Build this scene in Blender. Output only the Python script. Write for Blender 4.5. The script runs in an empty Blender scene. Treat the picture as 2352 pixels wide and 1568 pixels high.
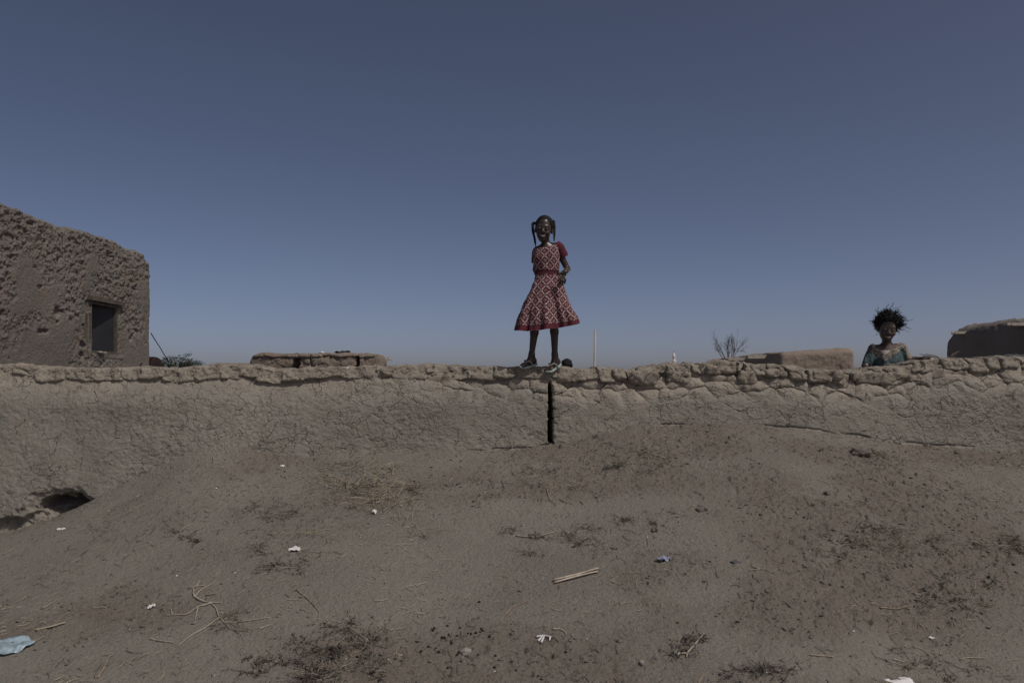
import bpy, math, random
import numpy as np
from mathutils import Vector, Matrix

# ------------------------------------------------------------------ camera, sky, sun, exposure
sc = bpy.context.scene
C = sc.collection
R = math.radians
FPX, HOR, CXP, EYE = 1829.0, 870.0, 1176.0, 1.55      # focal length and horizon row of the photo at 2352 px width

cam = bpy.data.cameras.new('camera'); camo = bpy.data.objects.new('camera', cam); C.objects.link(camo)
camo.location = (0, 0, EYE); camo.rotation_euler = (R(90), 0, 0)
cam.sensor_width = 36; cam.lens = 28.0; cam.shift_y = (HOR-784)/2352.0
cam.clip_end = 6000; cam.clip_start = 0.05
sc.camera = camo

SUN_EL, SUN_AZ = 55.0, 50.0        # azimuth measured from the camera's back (-Y) towards the right (+X)
sdir = Vector((math.cos(R(SUN_EL))*math.sin(R(SUN_AZ)), -math.cos(R(SUN_EL))*math.cos(R(SUN_AZ)), math.sin(R(SUN_EL))))
world = bpy.data.worlds.new('World'); sc.world = world; world.use_nodes = True
nt = world.node_tree; nt.nodes.clear()
sky = nt.nodes.new('ShaderNodeTexSky'); sky.sky_type = 'NISHITA'; sky.sun_disc = False
sky.sun_elevation = R(SUN_EL); sky.sun_rotation = math.atan2(sdir.x, sdir.y)
sky.altitude = 500; sky.air_density = 0.4; sky.dust_density = 2.2; sky.ozone_density = 4.0
bg = nt.nodes.new('ShaderNodeBackground'); bg.inputs[1].default_value = 0.148
wo = nt.nodes.new('ShaderNodeOutputWorld')
tint = nt.nodes.new('ShaderNodeMix'); tint.data_type = 'RGBA'; tint.blend_type = 'MULTIPLY'; tint.inputs[0].default_value = 1.0
tint.inputs[7].default_value = (1.30, 1.03, 0.872, 1)          # white balance of the dusty violet-grey sky
nt.links.new(sky.outputs[0], tint.inputs[6]); nt.links.new(tint.outputs[2], bg.inputs[0]); nt.links.new(bg.outputs[0], wo.inputs[0])
sl = bpy.data.lights.new('sun', 'SUN'); sl.energy = 3.5; sl.angle = R(0.53); sl.color = (1.0, 0.95, 0.88)
so = bpy.data.objects.new('sun', sl); C.objects.link(so); so.rotation_euler = sdir.to_track_quat('Z', 'Y').to_euler()
sc.view_settings.view_transform = 'Standard'; sc.view_settings.look = 'None'
sc.view_settings.exposure = -0.85; sc.view_settings.gamma = 1.0
sc.view_settings.use_curve_mapping = False

rng = random.Random(7); nr = np.random.RandomState(11)

# ------------------------------------------------------------------ noise
def hsh(ix, iy, s=0, iz=0):
    a = (ix.astype(np.int64)*374761393 + iy.astype(np.int64)*668265263 + np.asarray(iz).astype(np.int64)*2147483647*3 + s*1274126177) & 0xffffffff
    a = ((a ^ (a >> 13))*1274126177) & 0xffffffff
    a = ((a ^ (a >> 16))*2246822519) & 0xffffffff
    return ((a ^ (a >> 15)) & 0xffffff)/float(0xffffff)
def vn(x, y, s=0):
    ix = np.floor(x); iy = np.floor(y); fx = x-ix; fy = y-iy
    fx = fx*fx*fx*(fx*(fx*6-15)+10); fy = fy*fy*fy*(fy*(fy*6-15)+10)
    a = hsh(ix, iy, s); b = hsh(ix+1, iy, s); c = hsh(ix, iy+1, s); d = hsh(ix+1, iy+1, s)
    return (a+(b-a)*fx)*(1-fy)+(c+(d-c)*fx)*fy*1.0
def fbm(x, y, s=0, o=4, g=0.5):
    r = np.zeros_like(x); am = 1.0; t = 0
    for i in range(o):
        r = r+am*(vn(x, y, s+i*17)-0.5); t += am
        x, y = (0.8*x-0.6*y)*2.03+3.1, (0.6*x+0.8*y)*2.03+1.7; am *= g
    return r/t*2
def vn3(x, y, z, s=0):
    iz = np.floor(z); fz = z-iz; fz = fz*fz*(3-2*fz)
    def lay(k):
        ix = np.floor(x); iy = np.floor(y); fx = x-ix; fy = y-iy
        fx = fx*fx*(3-2*fx); fy = fy*fy*(3-2*fy)
        a = hsh(ix, iy, s, k); b = hsh(ix+1, iy, s, k); c = hsh(ix, iy+1, s, k); d = hsh(ix+1, iy+1, s, k)
        return (a+(b-a)*fx)*(1-fy)+(c+(d-c)*fx)*fy
    return lay(iz)*(1-fz)+lay(iz+1)*fz
def fbm3(p, f, s=0, o=3):
    r = 0; am = 1.0; t = 0; x, y, z = p[:, 0]*f, p[:, 1]*f, p[:, 2]*f
    for i in range(o):
        r = r+am*(vn3(x, y, z, s+i*13)-0.5); t += am
        x, y, z = (0.8*x-0.6*y)*2+5.2, (0.6*x+0.8*y)*2+1.3, z*2+7.7; am *= 0.5
    return r/t*2
def worley(x, y, s=0, jit=0.95):
    ix = np.floor(x); iy = np.floor(y)
    f1 = np.full(x.shape, 9.0); f2 = f1.copy(); idd = np.zeros_like(f1); dx1 = idd.copy(); dy1 = idd.copy()
    for i in (-1, 0, 1):
        for j in (-1, 0, 1):
            cx = ix+i; cy = iy+j
            dx = cx+0.5+jit*(hsh(cx, cy, s)-0.5)-x; dy = cy+0.5+jit*(hsh(cx, cy, s+5)-0.5)-y
            d = np.sqrt(dx*dx+dy*dy); m = d < f1
            f2 = np.where(m, f1, np.minimum(f2, d)); f1 = np.where(m, d, f1)
            idd = np.where(m, hsh(cx, cy, s+9), idd); dx1 = np.where(m, dx, dx1); dy1 = np.where(m, dy, dy1)
    return f1, f2, idd, dx1, dy1
def sstep(a, b, x):
    t = np.clip((x-a)/(b-a), 0, 1); return t*t*(3-2*t)
def curve(pts):
    xs = [p[0] for p in pts]; ys = [p[1] for p in pts]
    return lambda x: np.interp(x, xs, ys)

# ------------------------------------------------------------------ mesh helpers
def mk(name, V, F, mat, parent=None, smooth=True, uv=None, attr=None, loc=None):
    V = np.asarray(V, dtype=np.float32); me = bpy.data.meshes.new(name)
    if isinstance(F, np.ndarray):
        n = F.shape[1]
        me.vertices.add(len(V)); me.vertices.foreach_set('co', V.ravel())
        me.loops.add(F.size); me.loops.foreach_set('vertex_index', F.astype(np.int32).ravel())
        me.polygons.add(len(F)); me.polygons.foreach_set('loop_start', np.arange(0, F.size, n, dtype=np.int32))
        me.update(calc_edges=True); me.validate()
    else:
        me.from_pydata(V.tolist(), [], F); me.update()
    if smooth: me.polygons.foreach_set('use_smooth', np.ones(len(me.polygons), dtype=bool))
    if uv is not None:
        l = me.uv_layers.new(name='UVMap'); vi = np.empty(len(me.loops), dtype=np.int32); me.loops.foreach_get('vertex_index', vi)
        l.data.foreach_set('uv', np.asarray(uv, dtype=np.float32)[vi].ravel())
    if attr:
        for k, v in attr.items():
            a = me.attributes.new(k, 'FLOAT', 'POINT'); a.data.foreach_set('value', np.asarray(v, dtype=np.float32).ravel())
    if mat: me.materials.append(mat)
    o = bpy.data.objects.new(name, me); C.objects.link(o)
    if parent is not None: o.parent = parent
    if loc is not None: o.location = loc
    return o
def tag(o, label=None, cat=None, group=None, kind=None):
    if label: o['label'] = label
    if cat: o['category'] = cat
    if group: o['group'] = group
    if kind: o['kind'] = kind
    return o
def empty(name, loc, label, cat, group=None):
    o = bpy.data.objects.new(name, None); C.objects.link(o); o.location = loc; o.empty_display_size = 0.1
    return tag(o, label, cat, group)
def gridF(nu, nv, wrapu=False):
    # vertices indexed v*nu+u
    u = np.arange(nu if wrapu else nu-1); v = np.arange(nv-1)
    U, Vv = np.meshgrid(u, v); U2 = (U+1) % nu
    return np.stack([Vv*nu+U, Vv*nu+U2, (Vv+1)*nu+U2, (Vv+1)*nu+U], -1).reshape(-1, 4)
class Acc:
    def __init__(s): s.V = []; s.F = []; s.n = 0
    def add(s, V, F):
        V = np.asarray(V, dtype=float); s.V.append(V)
        for f in F: s.F.append([int(i)+s.n for i in f])
        s.n += len(V)
    def tube(s, pts, rad, sides=5, cap=True):
        P = np.asarray(pts, dtype=float); n = len(P)
        rad = np.full(n, rad) if np.isscalar(rad) else np.asarray(rad)
        T = np.gradient(P, axis=0); T /= (np.linalg.norm(T, axis=1)[:, None]+1e-9)
        ref = np.array([0, 0, 1.0]) if abs(T[:, 2]).mean() < 0.85 else np.array([1.0, 0, 0])
        A = np.cross(T, ref); A /= (np.linalg.norm(A, axis=1)[:, None]+1e-9); B = np.cross(T, A)
        th = np.arange(sides)*2*math.pi/sides
        V = (P[:, None, :]+rad[:, None, None]*(np.cos(th)[None, :, None]*A[:, None, :]+np.sin(th)[None, :, None]*B[:, None, :])).reshape(-1, 3)
        F = gridF(sides, n, True).tolist()
        if cap: F.append(list(range(sides))[::-1]); F.append([(n-1)*sides+k for k in range(sides)])
        s.add(V, F)
    def box(s, c, h, M=None):
        V = np.array([[x, y, z] for x in (-1, 1) for y in (-1, 1) for z in (-1, 1)])*np.asarray(h)
        if M is not None: V = V@np.asarray(M).T
        s.add(V+np.asarray(c), [[0, 1, 3, 2], [4, 6, 7, 5], [0, 4, 5, 1], [2, 3, 7, 6], [0, 2, 6, 4], [1, 5, 7, 3]])
    def build(s, name, mat, parent=None, smooth=True, loc=None):
        return mk(name, np.concatenate(s.V), s.F, mat, parent, smooth, loc=loc)
_cg = {}
def cubegrid(nx, ny, nz):
    key = (nx, ny, nz)
    if key in _cg: return _cg[key]
    Vs = []; Fs = []; off = 0
    for ax, sg in ((0, -1), (0, 1), (1, -1), (1, 1), (2, -1), (2, 1)):
        n = (nx, ny, nz); a, b = [i for i in range(3) if i != ax]
        A, B = np.meshgrid(np.arange(n[a]+1), np.arange(n[b]+1))
        V = np.zeros((A.size, 3)); V[:, a] = A.ravel(); V[:, b] = B.ravel(); V[:, ax] = 0 if sg < 0 else n[ax]
        F = gridF(n[a]+1, n[b]+1)
        flip = (sg > 0) == (ax == 1)
        if flip: F = F[:, ::-1]
        Vs.append(V); Fs.append(F+off); off += len(V)
    V = np.concatenate(Vs).astype(int); F = np.concatenate(Fs)
    u, inv = np.unique(V, axis=0, return_inverse=True); inv = inv.ravel()
    P = u/np.array([nx, ny, nz])*2-1
    _cg[key] = (P, inv[F]); return _cg[key]
def rbox(hx, hy, hz, res, n=6.0, amp=0.01, freq=8, seed=0, jitter=None):
    """rounded, lumpy mud block centred on the origin"""
    P, F = cubegrid(*res)
    Q = P/np.power((np.abs(P)**n).sum(1), 1.0/n)[:, None]
    V = Q*np.array([hx, hy, hz]); N = np.sign(Q)*np.abs(Q)**(n-1)/np.array([hx, hy, hz]); N /= np.linalg.norm(N, axis=1)[:, None]
    if jitter: V = jitter(V)
    V = V+N*(amp*fbm3(V+seed*3.17, freq, seed, 4))[:, None]
    return V, F

# ------------------------------------------------------------------ materials
def newmat(name):
    m = bpy.data.materials.new(name); m.use_nodes = True; t = m.node_tree; b = t.nodes['Principled BSDF']
    return m, t, b
class NB:
    def __init__(s, t): s.t = t
    def n(s, ty, **k):
        o = s.t.nodes.new(ty)
        for a, v in k.items(): setattr(o, a, v)
        return o
    def set(s, sock, v):
        if isinstance(v, bpy.types.NodeSocket): s.t.links.new(v, sock)
        else: sock.default_value = v
    def m(s, op, a, b=None, c=None, clamp=False):
        o = s.n('ShaderNodeMath', operation=op, use_clamp=clamp); s.set(o.inputs[0], a)
        if b is not None: s.set(o.inputs[1], b)
        if c is not None: s.set(o.inputs[2], c)
        return o.outputs[0]
    def noise(s, vec, scale, detail=4, rough=0.55, dist=0.0):
        o = s.n('ShaderNodeTexNoise'); s.t.links.new(vec, o.inputs['Vector'])
        o.inputs['Scale'].default_value = scale; o.inputs['Detail'].default_value = detail
        o.inputs['Roughness'].default_value = rough; o.inputs['Distortion'].default_value = dist
        return o.outputs['Fac']
    def ramp(s, v, a, b, to0=0.0, to1=1.0):
        o = s.n('ShaderNodeMapRange'); s.set(o.inputs[0], v)
        for i, q in enumerate((a, b, to0, to1)): o.inputs[i+1].default_value = q
        return o.outputs[0]
    def mix(s, f, a, b):
        o = s.n('ShaderNodeMix', data_type='RGBA'); s.set(o.inputs[0], f)
        s.set(o.inputs[6], a if isinstance(a, bpy.types.NodeSocket) else (*a, 1)); s.set(o.inputs[7], b if isinstance(b, bpy.types.NodeSocket) else (*b, 1))
        return o.outputs[2]
    def bump(s, h, st, dist, nrm=None):
        o = s.n('ShaderNodeBump'); o.inputs['Strength'].default_value = st; o.inputs['Distance'].default_value = dist
        s.set(o.inputs['Height'], h)
        if nrm is not None: s.t.links.new(nrm, o.inputs['Normal'])
        return o.outputs[0]
def plain(name, col, rough=0.8, var=0.25, scale=30, bump=0.3, bdist=0.003, spec=0.3, trans=None, coat=0):
    m, t, b = newmat(name); k = NB(t); tc = k.n('ShaderNodeTexCoord').outputs['Object']
    f = k.noise(tc, scale, 5)
    c = k.mix(k.ramp(f, 0.25, 0.75), tuple(max(0, x*(1-var)) for x in col), tuple(min(1, x*(1+var)) for x in col))
    t.links.new(c, b.inputs['Base Color']); b.inputs['Roughness'].default_value = rough
    b.inputs['Specular IOR Level'].default_value = spec
    if bump: t.links.new(k.bump(k.noise(tc, scale*3, 4), bump, bdist), b.inputs['Normal'])
    return m
def soil(name, pale, mid, red, s=1.0, cracks=0.0, grain=0.6, attr=None, band=None):
    """dried mud: tone drifts between pale dust, grey brown and reddish crumb, fine grit and hairline cracks as relief"""
    m, t, b = newmat(name); k = NB(t); tc = k.n('ShaderNodeTexCoord').outputs['Object']
    big = k.noise(tc, 0.9*s, 5, 0.6, 0.4); medn = k.noise(tc, 5*s, 6, 0.62); fine = k.noise(tc, 70*s, 5, 0.7); grit = k.noise(tc, 320*s, 2, 0.6)
    c = k.mix(k.ramp(big, 0.34, 0.66), mid, pale)
    rf = k.ramp(medn, 0.48, 0.70)
    if attr:
        a = k.n('ShaderNodeAttribute', attribute_name=attr).outputs['Fac']
        rf = k.m('ADD', k.m('MULTIPLY', rf, 0.35), k.m('MULTIPLY', a, 0.75), clamp=True)
    c = k.mix(k.m('MULTIPLY', rf, 0.85), c, red)
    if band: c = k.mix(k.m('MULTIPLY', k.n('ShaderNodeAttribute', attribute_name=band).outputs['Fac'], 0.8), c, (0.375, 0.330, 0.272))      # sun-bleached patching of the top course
    c = k.mix(k.ramp(fine, 0.35, 0.72, 0.0, 0.38), c, tuple(x*0.62 for x in mid))
    c = k.mix(k.ramp(grit, 0.63, 0.76, 0.0, 0.55), c, tuple(min(1, x*1.55) for x in pale))
    t.links.new(c, b.inputs['Base Color']); b.inputs['Roughness'].default_value = 0.95; b.inputs['Specular IOR Level'].default_value = 0.12
    h = k.m('ADD', k.m('MULTIPLY', fine, 0.7), k.m('MULTIPLY', grit, 0.25))
    crumb = k.noise(tc, 30*s, 5, 0.78)
    vc = k.n('ShaderNodeTexVoronoi'); t.links.new(tc, vc.inputs['Vector']); vc.inputs['Scale'].default_value = 55*s
    n = k.bump(k.m('ADD', crumb, k.m('MULTIPLY', vc.outputs['Distance'], 0.35)), grain*0.75, 0.030)
    n = k.bump(h, grain, 0.012, n)
    if cracks > 0:
        w = k.n('ShaderNodeTexNoise'); t.links.new(tc, w.inputs['Vector']); w.inputs['Scale'].default_value = 9; w.inputs['Detail'].default_value = 4
        vm = k.n('ShaderNodeVectorMath', operation='MULTIPLY_ADD'); t.links.new(w.outputs['Color'], vm.inputs[0]); vm.inputs[1].default_value = (0.16, 0.16, 0.16); t.links.new(tc, vm.inputs[2])
        for sc4, wd4, st4, lo4 in ((7.5, 0.030, 1.0, 0.50), (17.0, 0.055, 0.8, 0.53)):
            v = k.n('ShaderNodeTexVoronoi', feature='DISTANCE_TO_EDGE'); t.links.new(vm.outputs[0], v.inputs['Vector']); v.inputs['Scale'].default_value = sc4*s
            e = k.ramp(v.outputs['Distance'], 0.0, wd4, -1.0, 0.0)
            msk = k.ramp(k.noise(tc, sc4*0.75*s, 5, 0.75), lo4, lo4+0.07)
            n = k.bump(k.m('MULTIPLY', e, msk), cracks*st4, 0.016, n)
    t.links.new(n, b.inputs['Normal'])
    return m
PALE, MID, RED = (0.315, 0.268, 0.226), (0.248, 0.212, 0.182), (0.205, 0.152, 0.122)
M = {}
M['ground'] = soil('soil_ground', (0.309, 0.289, 0.247), (0.245, 0.227, 0.194), (0.208, 0.176, 0.143), attr='crumb', grain=1.0)
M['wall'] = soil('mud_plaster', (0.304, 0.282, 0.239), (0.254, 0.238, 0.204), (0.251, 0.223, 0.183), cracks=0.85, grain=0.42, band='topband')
M['cap'] = soil('mud_lump', (0.351, 0.314, 0.256), (0.301, 0.270, 0.222), (0.276, 0.239, 0.192), cracks=0.9, grain=0.6)
M['house'] = soil('grey_plaster', (0.235, 0.215, 0.188), (0.190, 0.174, 0.155), (0.225, 0.180, 0.142), grain=0.8)
M['block'] = soil('mud_block', (0.350, 0.292, 0.232), (0.275, 0.230, 0.188), (0.240, 0.188, 0.150), grain=0.9)
M['clod'] = soil('soil_clod', (0.241, 0.222, 0.195), (0.208, 0.188, 0.164), (0.178, 0.153, 0.129), s=2.0)
M['straw'] = plain('straw', (0.38, 0.325, 0.235), 0.7, 0.4, 8, 0)
M['twig'] = plain('twig', (0.30, 0.235, 0.165), 0.8, 0.4, 25, 0.4)
M['twigp'] = plain('twig_pale', (0.40, 0.345, 0.27), 0.75, 0.35, 25, 0.4)
M['dark_weed'] = plain('dark_weed', (0.088, 0.077, 0.062), 0.9, 0.6, 20, 0)
M['grey_weed'] = plain('grey_weed', (0.155, 0.135, 0.105), 0.9, 0.5, 20, 0)
M['pale_weed'] = plain('pale_weed', (0.31, 0.275, 0.20), 0.85, 0.45, 14, 0)
M['bark'] = plain('bark', (0.075, 0.062, 0.055), 0.9, 0.3, 20, 0.5)
M['leaf'] = plain('leaf', (0.070, 0.105, 0.045), 0.65, 0.45, 6, 0)
M['skin'] = plain('skin', (0.046, 0.032, 0.025), 0.36, 0.12, 14, 0.06, 0.002, 0.45)
M['skin2'] = plain('skin_brown', (0.082, 0.058, 0.047), 0.38, 0.12, 14, 0.06, 0.002, 0.45)
M['hair'] = plain('hair', (0.008, 0.007, 0.008), 0.68, 0.3, 60, 0.8, 0.004, 0.25)
M['white'] = plain('white_scrap', (0.72, 0.71, 0.70), 0.6, 0.1, 20, 0.2)
M['tooth'] = plain('tooth', (0.42, 0.39, 0.35), 0.4, 0.05, 20, 0)
M['eye'] = plain('eye', (0.06, 0.05, 0.045), 0.2, 0.1, 20, 0, spec=0.5)
M['nail'] = plain('nail', (0.20, 0.14, 0.12), 0.35, 0.1, 20, 0)
M['sandal'] = plain('sandal_rubber', (0.30, 0.36, 0.34), 0.6, 0.2, 35, 0.2)
M['strap'] = plain('sandal_strap', (0.24, 0.235, 0.20), 0.6, 0.2, 35, 0.1)
M['maroon'] = plain('maroon_cotton', (0.092, 0.018, 0.028), 0.85, 0.2, 40, 0.3)
M['maroonband'] = plain('maroon_band', (0.062, 0.010, 0.017), 0.8, 0.2, 40, 0.3)
M['black'] = plain('black_scrap', (0.02, 0.022, 0.024), 0.6, 0.3, 20, 0.2)
M['metal'] = plain('shutter_metal', (0.024, 0.024, 0.027), 0.55, 0.35, 7, 0.2, spec=0.4)
M['wood'] = plain('old_wood', (0.10, 0.085, 0.068), 0.85, 0.4, 18, 0.6)
M['lightwood'] = plain('gutter_tin', (0.42, 0.38, 0.32), 0.7, 0.3, 18, 0.4)
M['pipe'] = plain('pipe_metal', (0.40, 0.37, 0.32), 0.55, 0.2, 9, 0.1)
M['lime'] = plain('lime_white', (0.74, 0.69, 0.62), 0.8, 0.12, 0.6, 0.1)
M['cable'] = plain('cable', (0.03, 0.03, 0.035), 0.6, 0.1, 20, 0)
M['dung'] = plain('dung', (0.030, 0.025, 0.020), 0.8, 0.3, 90, 0.3)
M['bluebag'] = plain('blue_plastic', (0.29, 0.38, 0.43), 0.22, 0.55, 16, 0.5, 0.01, spec=0.7)
M['violetbag'] = plain('violet_plastic', (0.27, 0.28, 0.40), 0.35, 0.3, 20, 0.2)
M['greycloth'] = plain('grey_tarp', (0.085, 0.085, 0.088), 0.85, 0.25, 12, 0.4)
M['sack'] = plain('maroon_sack', (0.022, 0.011, 0.010), 0.9, 0.3, 12, 0.4)
M['pink'] = plain('pink_cotton', (0.34, 0.14, 0.17), 0.9, 0.2, 20, 0.2)
M['gold'] = plain('bracelet_brass', (0.45, 0.33, 0.15), 0.4, 0.2, 20, 0)
M['stone'] = plain('grey_stone', (0.30, 0.28, 0.25), 0.9, 0.25, 20, 0.5)

# ------------------------------------------------------------------ pixel -> place helpers (photo at 2352 px)
def PX(px, Y): return (px-CXP)/FPX*Y
def PZ(py, Y): return EYE+(HOR-py)/FPX*Y

# ------------------------------------------------------------------ ground: one sheet to the horizon
YW = 5.97
base_px = curve([(-400, 1290), (0, 1236), (90, 1205), (225, 1166), (330, 1128), (420, 1086), (490, 1054), (550, 1060), (650, 1074), (800, 1064),
                 (950, 1045), (1100, 1036), (1250, 1025), (1330, 1012), (1400, 988), (1500, 975), (1620, 971), (1760, 978), (1900, 992), (2050, 1014), (2200, 1026), (2352, 1034), (2800, 1050)])
def base_z(x):
    x = np.asarray(x, float); return sum(PZ(base_px(CXP+(x+o_)*FPX/YW), YW) for o_ in (-0.16, -0.08, 0.0, 0.08, 0.16))/5
def ground_low(x, y):
    b = base_z(np.clip(x, -6, 6))
    # soften the base line away from the wall
    for d in (0.25, 0.5, 0.8): b = b+base_z(np.clip(x-d, -6, 6))+base_z(np.clip(x+d, -6, 6))
    b = b/7.0
    near = sstep(1.1, 0.0, YW-y); bb = base_z(np.clip(x, -6, 6))*near+b*(1-near)
    t = np.clip((y-2.7)/(YW-2.7), 0, 1)
    t = t*t*(3-2*t)*0.35+t*0.65
    z = 0.02+(bb-0.02)*t
    wl = np.clip(PZ(842, 6.1)-bb, 0.5, 1.4); wyl = 6.035-0.17*wl
    z = z+(0.035*sstep(0.1, -0.6, x)+0.006+0.065*sstep(-1.0, -2.2, x))*sstep(-3.5, -2.75, x)*np.exp(-np.clip(wyl-y, 0, 9)/0.14)
    back = sstep(6.35, 6.65, y); z = z*(1-back)+0.65*back
    far = sstep(11, 40, y); z = z*(1-far)+0.25*far
    return z
def ground_z(x, y):
    z = ground_low(x, y)
    near = ((y > 2.2) & (y < 6.6) & (np.abs(x) < 5.2)).astype(float)
    z = z+0.05*fbm(x*0.9, y*0.9, 3, 3)*near
    cr = sstep(-0.12, 0.35, fbm(x*1.15+4, y*1.7, 31, 4)+0.10*np.tanh(x))
    cr = cr*near
    # tilted flakes of trodden mud
    wx = x+0.02*fbm(x*14, y*14, 41, 2); wy = y+0.02*fbm(x*14, y*14, 43, 2)
    f1, f2, idd, dx, dy = worley(wx*17, wy*24, 51)
    fl = (idd-0.5)*0.014+((idd*37) % 1-0.5)*0.030*dx+((idd*91) % 1-0.35)*0.034*dy
    sel = sstep(0.45, 0.6, (idd*53) % 1)
    z = z+fl*sel*(0.2+0.8*cr)*near
    f1, f2, idd, dx, dy = worley(wx*46, wy*60, 61)
    z = z+((idd-0.5)*0.008+((idd*37) % 1-0.5)*0.012*dx+((idd*91) % 1-0.35)*0.012*dy)*(0.15+0.85*cr)*near*sstep(0.35, 0.5, (idd*29) % 1)
    z = z+0.010*fbm(x*9, y*9, 71, 4)*near*(0.35+0.65*cr)
    return z, cr
def axis(segs):
    a = []
    for lo, hi, n, geo in segs:
        if geo: v = np.sign(lo if lo else hi)*np.geomspace(abs(lo), abs(hi), n, endpoint=False)
        else: v = np.linspace(lo, hi, n, endpoint=False)
        a.append(v)
    return np.concatenate(a)
gx = np.concatenate([-np.geomspace(4.5, 3000, 26)[::-1], np.linspace(-4.5, 4.5, 1240)[1:-1], np.geomspace(4.5, 3000, 26)])
gy = np.concatenate([-np.geomspace(0.5, 400, 14)[::-1], np.linspace(-0.3, 3.1, 24, endpoint=False), np.linspace(3.1, 6.06, 430), np.linspace(6.1, 7.2, 20), np.geomspace(7.6, 5000, 34)])
GX, GY = np.meshgrid(gx, gy); GZ, GC = ground_z(GX.ravel(), GY.ravel())
ground = mk('ground', np.stack([GX.ravel(), GY.ravel(), GZ], -1), gridF(len(gx), len(gy)), M['ground'], attr={'crumb': GC})
tag(ground, kind='structure')
GZ2 = GZ.reshape(len(gy), len(gx))
def gfast(x, y):
    """height of the built ground sheet, read from its own grid"""
    x = np.asarray(x, float); y = np.asarray(y, float)
    i = np.clip(np.searchsorted(gx, x)-1, 0, len(gx)-2); j = np.clip(np.searchsorted(gy, y)-1, 0, len(gy)-2)
    u = (x-gx[i])/(gx[i+1]-gx[i]); v = (y-gy[j])/(gy[j+1]-gy[j])
    return (GZ2[j, i]*(1-u)+GZ2[j, i+1]*u)*(1-v)+(GZ2[j+1, i]*(1-u)+GZ2[j+1, i+1]*u)*v
def gz(x, y): return float(gfast(x, y))
_ys = np.linspace(2.6, 6.05, 420)
def hit(px, py):
    """where the sight line through a photo pixel meets the slope"""
    z = EYE+(HOR-py)/FPX*_ys; x = (px-CXP)/FPX*_ys; below = z <= gfast(x, _ys)
    i = int(np.argmax(below)) if below.any() else len(_ys)-1
    return float(x[i]), float(_ys[i]), gz(x[i], _ys[i])
tri_interp_z = gfast

# ------------------------------------------------------------------ the long mud wall
YC = 6.10
top_px = curve([(-400, 836), (0, 836), (60, 838), (120, 844), (200, 846), (260, 844), (350, 845), (400, 847), (480, 839), (560, 836), (600, 846), (700, 845), (850, 842), (880, 840), (930, 837), (1000, 837),
                (1060, 838), (1100, 841), (1180, 842), (1200, 842), (1285, 842), (1310, 844), (1345, 847), (1390, 842), (1430, 847), (1470, 848), (1500, 839), (1560, 836), (1640, 830), (1700, 834), (1800, 839),
                (1900, 850), (1940, 855), (1965, 849), (2000, 843), (2070, 840), (2095, 831), (2150, 823), (2200, 822), (2260, 821), (2352, 818), (2800, 815)])
def top_z(x): return PZ(top_px(CXP+np.asarray(x)*FPX/YC), YC)
wall = empty('mud_wall', (0, 6.2, 0.6), 'long cracked mud wall with lumpy top running across the whole slope', 'wall')
def W(o, loc=(0, 6.2, 0.6)):        # parts are modelled in world coordinates
    o.location = (-loc[0], -loc[1], -loc[2]); return o
nx_, nz_ = 1460, 185
wx = np.linspace(-4.75, 4.75, nx_); tt = np.linspace(0, 1, nz_)
zb = base_z(np.clip(wx, -4.7, 4.7))-0.16; zt = top_z(wx)-0.05
WX, T = np.meshgrid(wx, tt); WZ = zb[None, :]*(1-T)+zt[None, :]*T; ZT = np.broadcast_to(zt, WX.shape)
fx, fz = WX.ravel(), WZ.ravel(); dz = (ZT.ravel()-fz)
y = 6.035-0.17*dz+0.06*sstep(0.26, 0.0, dz)
d = 0.035*fbm(fx*1.1, fz*1.3, 101, 3)+0.009*fbm(fx*5, fz*5, 107, 3)+0.0045*fbm(fx*28, fz*34, 113, 4, 0.7)
qx = fx+0.05*fbm(fx*6, fz*6, 121, 3); qz = fz+0.05*fbm(fx*6, fz*6, 127, 3)
f1, f2, idd, dx, dy = worley(qx*5.5, qz*6.5, 131); ed = f2-f1
msk = sstep(-0.05, 0.30, fbm(fx*1.7, fz*1.7, 139, 3))
d -= 0.006*np.exp(-(ed/0.030)**2)*msk
d += ((idd-0.5)*0.0015)*msk
f1, f2, idd, dx, dy = worley(qx*13, qz*15, 151); ed = f2-f1
msk2 = sstep(-0.1, 0.25, fbm(fx*2.6+9, fz*2.6, 157, 3))
d -= 0.0035*np.exp(-(ed/0.06)**2)*msk2
d += ((idd-0.5)*0.0015+((idd*37) % 1-0.5)*0.003*dx)*msk2*0.8
d += 0.004*fbm(fx*40, fz*48, 159, 3)*sstep(-0.2, 0.3, fbm(fx*3+5, fz*3, 158, 2))
# second course of fused lumps under the cap
f1, f2, idd, dx, dy = worley(qx*5.6, (qz-top_z(fx))*9.5, 161); ed = f2-f1
cm = sstep(0.26, 0.14, dz)*sstep(-1.6, 0.2, fx)
d += cm*(0.030*np.clip(ed*1.6, 0, 1)**0.5-0.022+(idd-0.5)*0.02)
# slot: straight joint between two stretches of wall
sx = (1263.5-CXP)/FPX*6.0
wob = 0.004*fbm(fz*9, fz*0+3, 171, 3)+0.003*fbm(fz*40, fz*0+3, 173, 2)
ztop_slot = 1.535
inslot = (np.abs(fx-sx-wob) < 0.0125+0.007*sstep(1.5, 1.3, fz))*(fz < ztop_slot+0.02*fbm(fx*60, fz*0, 175, 2))
rag = np.exp(-np.clip(fx-sx-0.0225, 0, 9)/0.02)*(fx > sx)*(fz < ztop_slot)
d -= 0.018*rag*(0.6+0.8*fbm(fx*50, fz*50, 177, 2))
d = np.where(inslot, d-0.34*sstep(ztop_slot, ztop_slot-0.10, fz)-0.02, d)
d += 0.012*(fx < sx)*sstep(sx-1.2, sx, fx)
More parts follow.
